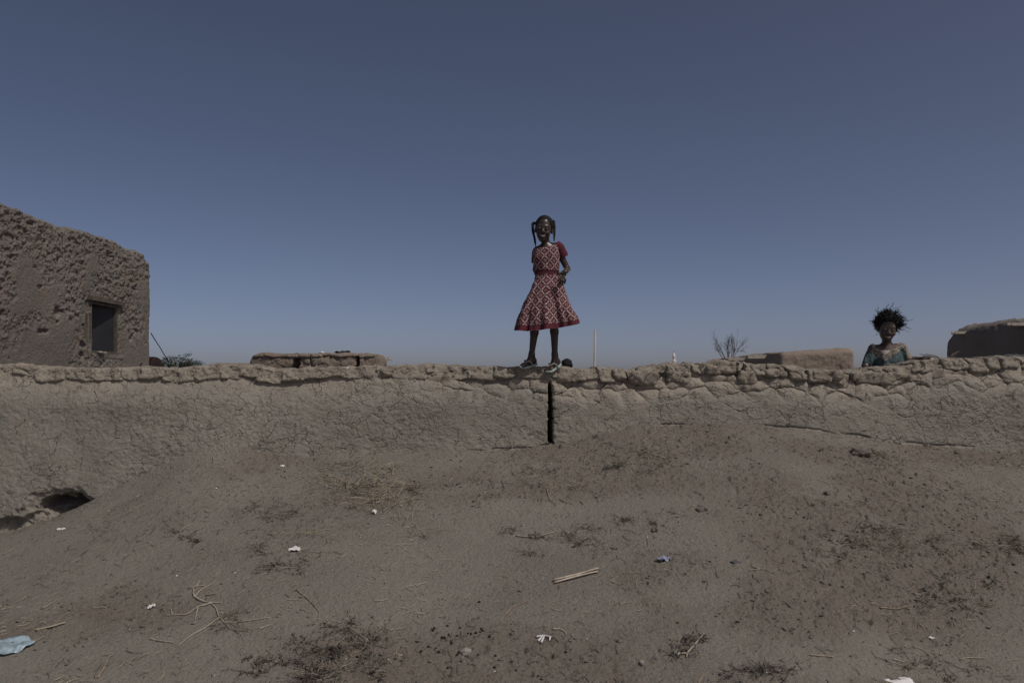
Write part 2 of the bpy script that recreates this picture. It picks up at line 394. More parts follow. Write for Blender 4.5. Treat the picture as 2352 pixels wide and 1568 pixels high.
# rain-eaten hole near the left foot of the wall
hx, hz = PX(160, 5.93), PZ(1158, 5.93)
ang = np.arctan2(fz-hz, fx-hx)
rr = np.sqrt(((fx-hx)/0.205)**2+((fz-hz-0.25*(hx-fx)*0.35)/0.085)**2)*(1+0.45*fbm(fx*11, fz*14, 181, 4, 0.65)+0.10*np.sin(3*ang+1))
d -= 0.30*sstep(1.0, 0.90, rr)*(1-0.6*sstep(0.0, 0.02, fz-hz-0.02+0.3*(fx-hx))*sstep(0.03, -0.02, np.abs(fx-hx+0.03)-0.05))*(1-0.55*sstep(0.05, -0.12, fx-hx)*sstep(0.05, -0.05, fz-hz))
d -= 0.025*sstep(1.6, 1.0, rr)
# flaked foot further left
fl = sstep(0.0, 0.05, PZ(1188, 5.93)+0.05*fbm(fx*6, fx*0, 187, 3)-fz)*sstep(PX(85, 5.93), PX(55, 5.93), fx)
d -= fl*(0.055+0.05*fbm(fx*9, fz*16, 189, 4))
fl2 = sstep(1.25, 0.9, np.sqrt(((fx-PX(125, 5.93))/0.16)**2+((fz-PZ(1192, 5.93))/0.07)**2))
d -= fl2*(0.03+0.05*np.abs(fbm((fx-fz)*9, (fz+fx)*22, 191, 3)))
bl = base_z(np.clip(fx, -4.7, 4.7)); bl = bl+0.014*fbm(fx*7, fz*0, 193, 4); d -= 0.011*np.exp(-((fz-bl-0.004)/0.009)**2)*sstep(0.0, 0.4, fbm(fx*5, fz*0+2, 195, 4))
Vw = np.stack([fx, y-d, fz], -1)
Fw = gridF(nx_, nz_)
# close the body: top strip, back and underside
n0 = len(Vw)
bt = np.stack([wx, np.full(nx_, 6.56), zt], -1); bb_ = np.stack([wx, np.full(nx_, 6.60), np.full(nx_, 0.2)], -1); fb = np.stack([wx, np.full(nx_, 5.99), np.full(nx_, 0.0)], -1)
rows = np.concatenate([bt, bb_, fb]); i = np.arange(nx_-1); tp = (nz_-1)*nx_
def strip(a, b): return np.stack([a+i, a+i+1, b+i+1, b+i], -1)
Fw = np.concatenate([Fw, strip(tp, n0), strip(n0, n0+nx_), strip(n0+nx_, n0+2*nx_), strip(n0+2*nx_, 0)])
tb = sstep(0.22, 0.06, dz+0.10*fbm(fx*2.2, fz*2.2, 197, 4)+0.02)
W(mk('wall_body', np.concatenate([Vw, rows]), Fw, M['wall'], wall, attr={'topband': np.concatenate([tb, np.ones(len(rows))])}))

bounds = [-120, -40, 34, 82, 150, 217, 279, 326, 372, 410, 455, 511, 560, 600, 655, 700, 745, 790, 838, 868, 905, 945, 985, 1000, 1040, 1075, 1105, 1140, 1190, 1240, 1292, 1340, 1378, 1412,
          1434, 1466, 1525, 1542, 1582, 1611, 1643, 1691, 1706, 1726, 1758, 1804, 1853, 1903, 1954, 1996, 2045, 2090, 2112, 2153, 2221, 2261, 2293, 2333, 2372, 2430, 2500]
rl = random.Random(5)
for j in range(len(bounds)-1):
    a, b = bounds[j], bounds[j+1]; xa, xb = PX(a, YC), PX(b, YC); xm = (xa+xb)/2; w = (xb-xa)/2
    right = a > 1400; smoothz = 1180 < a < 1400
    zt_ = float(top_z(np.array([xm]))[0])
    low = zt_-(rl.uniform(0.085, 0.12) if not right else rl.uniform(0.075, 0.115))
    if w < 0.04: low = zt_-rl.uniform(0.06, 0.09)
    gap = -0.014 if smoothz else (0.0015 if right else -0.012)
    hh = (zt_-low)/2; til = rl.uniform(-0.5, 0.5)*(0.5 if smoothz else 1.0)
    yf = (6.052+rl.uniform(-0.012, 0.016)) if right else (6.058+rl.uniform(-0.006, 0.006)); hy = (6.52-yf)/2
    res = (max(10, int(w*2/0.009)), 22, max(10, int(hh*2/0.009)))
    slope = float(top_z(np.array([xb]))[0]-top_z(np.array([xa]))[0])/(2*w)
    def jit(V, til=til, slope=slope, hh=hh):
        V = V.copy(); V[:, 0] += til*0.5*V[:, 2]; V[:, 2] += 0.8*slope*V[:, 0]
        V[:, 1] += 0.30*(V[:, 2]+hh)*(V[:, 1] < 0)               # front leans back towards the top
        return V
    V, F = rbox(w-gap, hy, hh, res, rl.choice((6.0, 8.0, 10.0)) if right else 12.0, 0.024 if right else 0.016, 8, j+3, jit)
    f1, f2, idd, dx, dy = worley(V[:, 0]*13+j*7.3+0.5*fbm(V[:, 0]*30, V[:, 2]*30, j, 2), V[:, 2]*15+V[:, 1]*9, 211)
    V[:, 1] += (V[:, 1] < -hy*0.5)*(0.011*np.exp(-((f2-f1)/0.07)**2)-(idd-0.5)*0.016)
    V = V+0.007*fbm3(V+j, 38, 5, 3)[:, None]*np.array([0.4, 1, 0.8])
    # the joints wander: one smooth field bends all lumps alike
    wxx = V[:, 0]+xm; wzz = V[:, 2]+(zt_+low)/2; wyy = V[:, 1]
    V[:, 0] += 0.036*fbm(wzz*13+wxx*4, wyy*7+wxx*6, 221, 3); V[:, 2] += 0.018*fbm(wxx*9, wyy*5, 223, 3)*(1 if not smoothz else 0.4)
    o = mk('mud_lump', V, F, M['cap'], wall); o.location = (xm, yf+hy-6.2, (zt_+low)/2-0.6)
# mud lumps of the second course, loose enough to pick out
for (px, py, wp, hp) in [(1718, 868, 20, 16), (1642, 850, 16, 9), (1775, 858, 15, 8), (1560, 866, 26, 13), (1660, 874, 28, 14), (1480, 868, 30, 16), (1702, 888, 20, 7), (1310, 866, 28, 12), (1010, 872, 30, 11), (2020, 868, 44, 14), (2180, 862, 40, 12), (1905, 862, 36, 12)]:
    V, F = rbox(wp*0.0036, 0.06, hp*0.0036, (20, 10, 14), 4.5, 0.030, 13, px)
    o = mk('mud_lump', V, F, M['cap'], wall); o.location = (PX(px, 6.06), 6.112-6.2, PZ(py, 6.06)-0.6)

# ------------------------------------------------------------------ left house: bare side wall facing right, window with shutter
HX = -4.345; HY0, HY1 = 6.62, 9.62; HZ0 = 0.55
house = empty('mud_house', (-6.0, 8.1, HZ0), 'grey mud-plastered house with crumbling plaster and one small shuttered window', 'house')
HL = (-6.0, 8.1, HZ0)
ns, nt_ = 380, 300
s1 = np.linspace(HY0, HY1-0.10, ns-14); th = np.linspace(0, math.pi/2, 9)[1:]
py_ = np.concatenate([s1, HY1-0.10+0.10*np.sin(th), np.full(6, HY1)]); pxx = np.concatenate([np.full(len(s1), HX), HX-0.10+0.10*np.cos(th), HX-0.10-np.linspace(0.2, 3.2, 6)])
nyx = np.concatenate([np.zeros(len(s1)), np.sin(th), np.ones(6)]); nxx = np.concatenate([np.ones(len(s1)), np.cos(th), np.zeros(6)])
sarc = np.concatenate([[0], np.cumsum(np.hypot(np.diff(py_), np.diff(pxx)))])
hs = len(py_)
topz = 3.02+0.03*fbm(sarc*2.0, sarc*0, 301, 3)+0.025*fbm(sarc*14, sarc*0, 303, 3)-0.17*sstep(HY1-0.34, HY1+0.02, py_)**2.0
tz = np.linspace(0, 1, nt_)
S, TT = np.meshgrid(sarc, tz); Zh = HZ0+(topz[None, :]-HZ0)*TT; s_, z_ = S.ravel(), Zh.ravel()
PYg = np.broadcast_to(py_, S.shape).ravel(); PXg = np.broadcast_to(pxx, S.shape).ravel(); NXg = np.broadcast_to(nxx, S.shape).ravel(); NYg = np.broadcast_to(nyx, S.shape).ravel(); TZ = np.broadcast_to(topz, S.shape).ravel()
WY0, WY1, WZ0, WZ1 = 8.23, 8.80, 1.815, 2.372      # window opening
rmask = sstep(-0.05, 0.22, fbm(s_*1.4+2, z_*1.5, 311, 5, 0.6)+0.14+0.55*(z_-2.45)-0.30*sstep(8.9, 8.2, PYg)*0+0.25*sstep(8.3, 7.2, PYg)*sstep(1.9, 2.5, z_))
rmask = np.maximum(rmask, sstep(0.25, 0.03, TZ-z_))
wd = np.maximum(np.maximum(WY0-PYg, PYg-WY1), np.maximum(WZ0-z_, z_-WZ1))
rmask = np.maximum(rmask, 0.85*sstep(0.28, 0.05, wd+0.10*fbm(s_*5, z_*5, 317, 3))*sstep(2.45, 2.1, z_+0.3*(PYg > 8.8)))
cl = fbm(s_*20, z_*23, 321, 5, 0.66)
cl2 = np.abs(fbm(s_*34, z_*38, 323, 3))
dsp = 0.012*fbm(s_*1.5, z_*1.5, 325, 3)+0.002*fbm(s_*30, z_*30, 327, 3)
cl3 = worley(s_*26+0.6*fbm(s_*20, z_*20, 328, 2), z_*30, 329); cl = cl+0.7*(cl3[2]-0.5)*np.clip(1-cl3[0]*0.8, 0, 1)
dsp = dsp+rmask*(0.022*cl-0.017*cl2-0.003)+0.004*fbm(s_*9, z_*9, 337, 4)
pk = sstep(0.42, 0.62, fbm(s_*7, z_*10, 331, 3)); dsp -= 0.030*pk
dsp -= 0.16*sstep(0.10, 0.0, np.abs(PYg-WY0+0.035)+0.25*np.abs(z_-2.05)+0.05*fbm(z_*12, z_*0, 335, 3))*(PYg < WY0)
dsp -= 0.09*sstep(0.07, 0.0, np.abs(PYg-WY0+0.06)+np.abs(z_-2.33))
Vh = np.stack([PXg+NXg*dsp, PYg+NYg*dsp, z_], -1)
Fh = gridF(hs, nt_)
cy_ = Vh[Fh][:, :, 1].mean(1); cz_ = Vh[Fh][:, :, 2].mean(1); cx_ = Vh[Fh][:, :, 0].mean(1)
keep = ~((cy_ > WY0) & (cy_ < WY1) & (cz_ > WZ0) & (cz_ < WZ1) & (cx_ > HX-0.5))
Fh = Fh[keep]
# roof edge rolls over and runs inwards
nb = len(Vh); top = Vh[(nt_-1)*hs:nt_*hs]
rowsR = []
for q, (inn, up) in enumerate([(0.05, 0.022), (0.12, 0.03), (0.25, 0.02), (0.6, 0.0)]):
    r = top.copy(); r[:, 0] -= inn*nxx; r[:, 1] -= inn*nyx; r[:, 2] += up+0.02*fbm(sarc*20+q*3, sarc*0+q, 341, 3); rowsR.append(r)
r = top.copy(); r[:, 0] = np.minimum(r[:, 0]-0.6*nxx, -5.2); r[:, 1] -= 0.6*nyx; r[:, 2] = topz-0.02; rowsR.append(r)
r = r.copy(); r[:, 0] = -7.6; rowsR.append(r)
Fr = gridF(hs, 7).copy(); Fr = np.where(Fr < hs, Fr+(nt_-1)*hs, Fr-hs+nb)
Vh = np.concatenate([Vh]+rowsR); Fh = np.concatenate([Fh, Fr])
W(mk('wall', Vh, Fh, M['house'], house), HL)
a = Acc()      # inner skin and the walls out of sight, so the room is dark
a.box((-7.65, 8.12, 1.75), (0.05, 1.5, 1.25)); a.box((-6.1, 6.66, 1.75), (1.55, 0.04, 1.22)); a.box((-6.1, 9.45, 1.55), (1.5, 0.04, 1.0)); a.box((-6.2, 8.1, 2.62), (1.4, 1.4, 0.02)); a.box((-6.1, 8.1, 0.6), (1.5, 1.4, 0.02))
W(a.build('inner_wall', M['house'], house, False), HL)
# reveal, frame and shutter
win = W(mk('window', *(lambda A: (np.concatenate(A.V), A.F))((lambda A: (A.box((HX-0.13, WY0-0.015, (WZ0+WZ1)/2), (0.11, 0.02, 0.30)), A.box((HX-0.13, WY1+0.015, (WZ0+WZ1)/2), (0.11, 0.02, 0.30)), A.box((HX-0.13, (WY0+WY1)/2, WZ0-0.018), (0.12, 0.31, 0.022)), A)[-1])(Acc())), M['house'], house, False), HL)
a = Acc(); a.box((HX-0.005, (WY0+WY1)/2+0.01, WZ1+0.012), (0.035, 0.34, 0.022)); o = a.build('lintel', M['wood'], win, False)
for nm, c, h in (('frame_post', (HX-0.03, WY0+0.014, 2.09), (0.018, 0.016, 0.278)), ('frame_post', (HX-0.03, WY1-0.016, 2.09), (0.018, 0.016, 0.278)), ('frame_rail', (HX-0.03, 8.515, WZ1-0.028), (0.017, 0.252, 0.014)), ('frame_rail', (HX-0.03, 8.515, WZ0+0.018), (0.017, 0.252, 0.014))):
    a = Acc(); a.box(c, h); a.build(nm, M['wood'], win, False)
a = Acc(); ra = R(17); Mx = np.array([[math.cos(ra), math.sin(ra), 0], [-math.sin(ra), math.cos(ra), 0], [0, 0, 1]])
a.box(np.array([HX-0.045, WY1-0.035, 2.085])+Mx@np.array([0, -0.255, 0]), (0.006, 0.255, 0.25), Mx)
a.build('shutter', M['metal'], win, False)
# scrap wedged on the sill
V, F = rbox(0.02, 0.07, 0.008, (8, 14, 4), 3, 0.02, 30, 5)
o = mk('grey_rag', V, F, M['stone'], None, loc=(HX+0.01, 8.42, WZ0+0.014)); tag(o, 'crumpled pale grey rag on the sill of the house window', 'rag')

# ------------------------------------------------------------------ blocks and buildings behind the wall
# low parapet left of centre
par = empty('mud_parapet', (PX(724, 7.6), 7.8, 0.6), 'low cracked mud parapet behind wall, left of girl, scraps on top', 'parapet')
pa, pb = PX(571, 7.5), PX(879, 7.5)
pz = PZ(810, 7.5)
V, F = rbox((pb-pa)/2, 0.14, (pz-0.65)/2, (150, 12, 110), 14, 0.016, 5, 77)
V[:, 0] += 0; lx = V[:, 0]+(pa+pb)/2; lz = V[:, 2]+(pz+0.65)/2
fr = V[:, 1] < -0.09
f1, f2, idd, dx, dy = worley(lx*5+0.4*fbm(lx*9, lz*9, 401, 3), lz*9+0.4*fbm(lx*9, lz*9, 403, 3), 405)
V[:, 1] += fr*(0.012*np.exp(-((f2-f1)/0.07)**2)-0.02*fbm(lx*10, lz*10, 407, 4))
for gpx, gw, zlo, zhi in ((674, 0.020, 1.55, 1.70), (668, 0.028, 1.655, 1.745), (816, 0.014, 1.55, 1.765)):
    gxx = PX(gpx, 7.4); V[:, 1] += fr*0.11*sstep(gw*1.1, gw*0.8, np.abs(lx-gxx-0.25*(lz-1.65)*(gpx < 700)+0.01*fbm(lz*30, lz*0, 409, 2)))*((lz > zlo) & (lz < zhi))
ledge = sstep(0.045, 0.03, pz-lz+0.01*fbm(lx*7, lx*0, 411, 3)); V[:, 1] -= fr*0.02*ledge
V[:, 2] += (V[:, 2] > 0.4)*0.012*fbm(lx*9, V[:, 1]*9, 413, 3)
mk('parapet_body', V, F, M['block'], par, loc=((pa+pb)/2-PX(724, 7.6), 7.64-7.8, (pz+0.65)/2-0.6))
a = Acc(); a.tube([(0, 0, 0), (0.01, -0.01, 0.06), (-0.005, 0, 0.13), (0.0, 0, 0.17)], [0.014, 0.012, 0.012, 0.009], 6); a.tube([(0.0, 0, 0.03), (0.03, -0.01, 0.05), (0.035, 0, 0.09)], [0.009, 0.008, 0.006], 6)
o = a.build('charred_stick', M['black'], None, loc=(PX(715, 7.35), 7.36, PZ(856, 7.35))); tag(o, 'short black forked stick poking up before low mud parapet', 'stick')
def crumple(name, mat, loc, w, h, dpt, seed, label, cat, rot=0, res=12, tilt=0.0):
    u, v = np.meshgrid(np.linspace(-1, 1, res), np.linspace(-1, 1, res)); u, v = u.ravel(), v.ravel()
    ang_ = np.arctan2(v, u); rad = np.maximum(abs(u), abs(v))*(0.9+0.22*fbm(np.cos(ang_)*1.3+seed, np.sin(ang_)*1.3, seed, 2))
    X = np.cos(ang_)*rad*w; Y = np.sin(ang_)*rad*dpt; Z = h*(0.5+0.9*fbm(u*1.6+seed, v*1.6, seed+3, 3)); Z -= Z.min()
    c, s2 = math.cos(rot), math.sin(rot); P = np.stack([X*c-Y*s2, X*s2+Y*c, Z+tilt*Y], -1); F = gridF(res, res)
    P2 = P.copy(); P2[:, 2] -= 0.0015; n = len(P)
    ring = [k for k in range(res)]+[k*res+res-1 for k in range(1, res)]+[res*res-1-k for k in range(1, res)]+[k*res for k in range(res-2, 0, -1)]
    Fs = np.concatenate([F, F[:, ::-1]+n, np.array([[ring[k], ring[k-1], ring[k-1]+n, ring[k]+n] for k in range(len(ring))])])
    o = mk(name, np.concatenate([P, P2]), Fs, mat, None, loc=loc, smooth=False); tag(o, label, cat); return o
crumple('black_plastic_scrap', M['black'], (PX(785, 7.62), 7.63, pz-0.005), 0.085, 0.030, 0.05, 3, 'black crumpled plastic lying on top of the low mud parapet', 'plastic')
crumple('black_plastic_scrap', M['black'], (PX(680, 7.62), 7.63, pz-0.008), 0.022, 0.016, 0.03, 5, 'tiny black scrap on left part of the mud parapet top', 'plastic')
crumple('white_plastic_scrap', M['white'], (PX(740, 7.62), 7.63, pz-0.004), 0.035, 0.02, 0.03, 8, 'small white scrap on the parapet beside the black plastic', 'plastic')
# low roof behind it
low = empty('low_mud_roof', (PX(530, 11), 11.5, 0.5), 'flat low mud roof edge just left of the parapet', 'roof')
V, F = rbox((PX(620, 11)-PX(470, 11))/2, 0.6, (PZ(833.5, 11)-0.5)/2, (70, 16, 40), 12, 0.03, 4, 91)
mk('roof_edge', V, F, M['block'], low, loc=(PX(545, 11)-PX(530, 11), 0, (PZ(833.5, 11)-0.5)/2))
# hut right of centre: lit end wall, shaded long side with gutters
hut = empty('mud_hut', (4.6, 14.5, 0.4), 'small flat mud hut with lit end wall, left of woolly-haired child', 'hut')
zt1 = PZ(803, 12.0)
def hjit(V):
    V = V.copy(); up = V[:, 2]/((zt1-0.4)/2)
    V[:, 0] *= 1-0.03*up; yy = (V[:, 1]+3.4)/6.8
    V[:, 0] += 0.55*yy; V[:, 2] += 0.05*V[:, 0]*(up > 0)*(1-yy); return V
V, F = rbox((PX(1966, 12)-PX(1788, 12))/2, 3.4, (zt1-0.4)/2, (90, 110, 80), 30, 0.04, 3, 55, hjit)
V = V+(0.016*fbm3(V, 8, 9, 4)+0.010*fbm3(V, 26, 4, 3))[:, None]
hcx = (PX(1966, 12)+PX(1788, 12))/2
mk('hut_body', V, F, M['block'], hut, loc=(hcx-4.6, 15.4-14.5, (zt1-0.4)/2))
for gy_, gl in ((12.9, 0.22), (14.4, 0.25), (16.4, 0.3)):
    a = Acc(); gx0 = hcx-0.585+0.55*((gy_-12)/6.8); a.box((gx0-gl/2, gy_, zt1-0.10), (gl/2+0.06, 0.05, 0.012)); a.box((gx0-gl/2, gy_-0.05, zt1-0.08), (gl/2+0.06, 0.008, 0.03))
    o = a.build('gutter', M['lightwood'], hut, False); W(o, (4.6, 14.5, 0.4))
# house at the right edge, its long side in shade
rh = empty('mud_house', (11.0, 14.5, 0.4), 'dark rounded mud house at the right edge with two roof gutters', 'house')
ry0, ry1 = 10.0, 16.0; rz = PZ(752, 16.0); rx = PX(2158, 16.0)
def rjit(V):
    V = V.copy(); up = V[:, 2]/((rz-0.4)/2); V[:, 0] += 0.02*(up**2)*(V[:, 0] < 0)+0.03*sstep(0.8, 1.05, up)*(V[:, 0] < 0)
    V[:, 2] -= 0.22*sstep(2.4, 3.0, V[:, 1])*(up > 0.3)**1*np.clip(up, 0, 1)**3
    return V
V, F = rbox(1.6, 3.0, (rz-0.4)/2, (60, 130, 90), 16, 0.05, 2.5, 66, rjit)
lf = V[:, 0] < -1.2
V = V+(0.020*fbm3(V, 9, 3, 4)+0.06*sstep(0.72, 0.95, V[:, 2]/((rz-0.4)/2))*fbm3(V, 16, 7, 3))[:, None]
W(mk('house_body', V+np.array([rx+1.6, 13.0, (rz+0.4)/2]), F, M['house'], rh), (11.0, 14.5, 0.4))
for gy_, gl, gzz in ((15.2, 0.24, rz-0.17), (13.45, 0.26, rz-0.13)):
    a = Acc(); a.box((rx-gl/2+0.15, gy_, gzz), (gl/2+0.08, 0.06, 0.010)); a.box((rx-gl/2+0.15, gy_-0.06, gzz+0.02), (gl/2+0.08, 0.008, 0.026)); a.box((rx-gl/2+0.15, gy_+0.06, gzz+0.02), (gl/2+0.08, 0.008, 0.026))
    W(a.build('gutter', M['lightwood'], rh, False), (11.0, 14.5, 0.4))
# brushwood by that house
a = Acc()
for k in range(46):
    q = np.array([PX(2150, 12)+rng.uniform(-0.15, 0.25), 12+rng.uniform(-0.3, 0.3), PZ(845, 12)+rng.uniform(0, 0.12)])
    dv = np.array([rng.uniform(-0.5, -0.1), rng.uniform(-0.2, 0.2), rng.uniform(-0.08, 0.16)]); dv[0] *= rng.choice((1, 1, -0.7))
    a.tube([q, q+dv*0.5+np.array([0, 0, 0.03]), q+dv], [0.011, 0.008, 0.004], 4)
o = a.build('brushwood_pile', M['wood'], None); tag(o, 'small pile of dry brushwood sticks left of the dark right-hand house', 'brushwood')
# grey tarp on the wall at the right edge
V, F = rbox(0.16, 0.16, 0.085, (24, 20, 14), 3.4, 0.06, 7, 31)
o = mk('grey_tarp', V, F, M['greycloth'], None, loc=(PX(2362, 6.3), 6.42, PZ(838, 6.3))); tag(o, 'dark grey bundled tarp on wall top at the right edge', 'tarp')

# minaret far away
YM = 420.0; mx = PX(1548, YM)
mn = empty('minaret', (mx, YM, 0), 'tiny white minaret with pointed top, far off beyond the wall', 'minaret')
def lathe(prof, n=20):
    th_ = np.arange(n)*2*math.pi/n
    V = np.concatenate([np.stack([r_*np.cos(th_), r_*np.sin(th_), np.full(n, zz)], -1) for r_, zz in prof]); return V, gridF(n, len(prof), True)
zt_m = PZ(812, YM); u_ = YM/FPX
for nm, prof in (('shaft', [(4.2*u_, 0), (4.2*u_, PZ(830.5, YM))]), ('balcony', [(4.2*u_, PZ(831, YM)), (5.3*u_, PZ(830, YM)), (5.3*u_, PZ(827.5, YM)), (4.4*u_, PZ(827.4, YM)), (3.6*u_, PZ(827.3, YM))]),
                 ('lantern', [(3.6*u_, PZ(828, YM)), (3.4*u_, PZ(819, YM)), (3.7*u_, PZ(818.6, YM)), (3.5*u_, PZ(817.8, YM))]), ('dome', [(3.3*u_, PZ(818, YM)), (2.9*u_, PZ(815, YM)), (1.6*u_, PZ(812, YM)), (0.5*u_, PZ(810, YM)), (0.25*u_, PZ(809.5, YM))]),
                 ('finial', [(0.35*u_, PZ(810, YM)), (0.35*u_, PZ(806, YM)), (0.02, PZ(804.5, YM))])):
    V, F = lathe(prof); mk(nm, V, F, M['lime'] if nm != 'finial' else M['cable'], mn)
# steel pipe behind the wall
a = Acc(); a.tube([(0, 0, 0), (0.002, 0, 0.8), (0.012, 0, PZ(757, 9)-0.65)], 0.0125, 12)
o = a.build('pipe_post', M['pipe'], None, loc=(PX(1364.5, 9), 9.0, 0.65)); tag(o, 'thin upright metal pipe behind the wall right of the girl', 'pipe')
# bare tree
def branch(a, p, d_, L, r_, depth, rr_, upb=0.10, spread=0.55):
    n = 6; pts = [p]; dd = d_.copy()
    for k in range(n):
        dd = dd+np.array([rr_.gauss(0, 0.10), rr_.gauss(0, 0.10), rr_.gauss(0, 0.07)+upb*0.3]); dd /= np.linalg.norm(dd); pts.append(pts[-1]+dd*L/n)
    a.tube(pts, np.linspace(r_, r_*0.55, n+1), 5)
    if depth == 0: return
    for k in range(rr_.choice((3, 4, 4))):
        t_ = rr_.randint(2, n); nd = dd*0.8+np.array([rr_.gauss(0, spread), rr_.gauss(0, spread), rr_.gauss(0.1, 0.3)]); nd /= np.linalg.norm(nd)
        branch(a, pts[t_], nd, L*rr_.uniform(0.5, 0.8), r_*0.52, depth-1, rr_, upb, spread)
YT = 24.0; bx_ = PX(1672, YT); tr = empty('bare_tree', (bx_, YT, 0.3), 'leafless thin-branched tree behind the wall beside the mud hut', 'tree')
a = Acc(); zt0 = PZ(832, YT); a.tube([(0, 0, 0), (0.04, 0, 0.8), (0, 0, zt0-0.3)], [0.10, 0.07, 0.055], 8); a.build('trunk', M['bark'], tr)
rt = random.Random(21); a = Acc()
for dv in ((-0.62, 0, 0.75), (-0.42, 0.2, 0.9), (-0.15, -0.2, 0.95), (0.12, 0.1, 0.95), (0.35, -0.1, 0.8), (0.62, 0.1, 0.8)):
    v = np.array(dv); v /= np.linalg.norm(v); branch(a, np.array([0, 0, zt0-0.35]), v, rt.uniform(0.40, 0.56), 0.013, 3, rt, 0.15, 0.36)
a.build('crown', M['bark'], tr)
# acacia behind house corner
YA = 13.0; ac = empty('acacia_bush', (PX(410, YA), YA, 0.5), 'feathery green acacia bush behind the wall beside the grey house', 'bush')
ra_ = random.Random(4); A = Acc(); Lf = Acc(); bz = PZ(848, YA)-0.5
stems = []
for k in range(34):
    x1 = ra_.uniform(-0.42, 0.30); h1 = bz+0.20*(1-abs((x1+0.05)/0.5)**1.6)*ra_.uniform(0.25, 1.05)
    x0 = x1*0.5; pts = np.array([[x0, 0, bz-0.25], [(x0+x1)/2, ra_.uniform(-0.2, 0.2), (bz+h1)/2-0.04], [x1, ra_.uniform(-0.35, 0.35), h1], [x1+ra_.uniform(-0.05, 0.14), ra_.uniform(-0.4, 0.4), h1+ra_.uniform(-0.03, 0.03)]]); stems.append(pts)
stems.append(np.array([[0.02, 0, bz], [0.06, 0, bz+0.12], [0.13, 0, bz+0.22], [0.20, 0, bz+0.26]])); stems.append(np.array([[0.1, 0, bz+0.02], [0.2, 0, bz+0.10], [0.34, 0, bz+0.09], [0.42, 0, bz+0.05]]))
for pts in stems:
    A.tube(pts, [0.010, 0.007, 0.004, 0.002], 4)
    for q in range(60 if len(stems) else 0):
        t_ = ra_.random()**0.6*2.999; k = int(t_); p = pts[k]+(pts[k+1]-pts[k])*(t_-k)+np.array([ra_.gauss(0, 0.02) for _ in range(3)])
        if p[2] < bz-0.15: continue
        e1 = np.array([ra_.gauss(0, 1) for _ in range(3)]); e1 /= np.linalg.norm(e1); e2 = np.cross(e1, [0.3, 0.5, 0.8]); l_ = ra_.uniform(0.016, 0.028)
        Lf.add([p-e1*l_, p+e2*l_*0.3, p+e1*l_, p-e2*l_*0.3], [[0, 1, 2, 3]])
a = Acc(); a.tube([(0, 0, 0), (0.02, 0, bz-0.2)], [0.05, 0.03], 6); a.build('trunk', M['bark'], ac); A.build('branches', M['bark'], ac); Lf.build('foliage', M['leaf'], ac, False)
a = Acc(); yl = 9.9; a.tube([(PX(347, 9.55), 9.55, PZ(765, 9.55)), (PX(358, 9.9), 9.9, PZ(783, 9.9)), (PX(368, 10.4), 10.4, PZ(798, 10.4)), (PX(376, 11), 11.0, PZ(812, 11)), (PX(386, 12.2), 12.2, PZ(826, 12.2)), (PX(392, 12.8), 12.8, 0.9)], 0.006, 5)
o = a.build('cable', M['cable'], None); tag(o, 'thin dark cable sagging from the house corner down to the bush', 'cable')
V, F = rbox(0.13, 0.2, 0.30, (16, 16, 20), 2.6, 0.04, 4, 12)
o = mk('maroon_sack', V, F, M['sack'], None, loc=(PX(350, 10.2), 10.2, PZ(825, 10.2)-0.28)); tag(o, 'dark maroon rounded sack between house corner and green bush', 'sack')

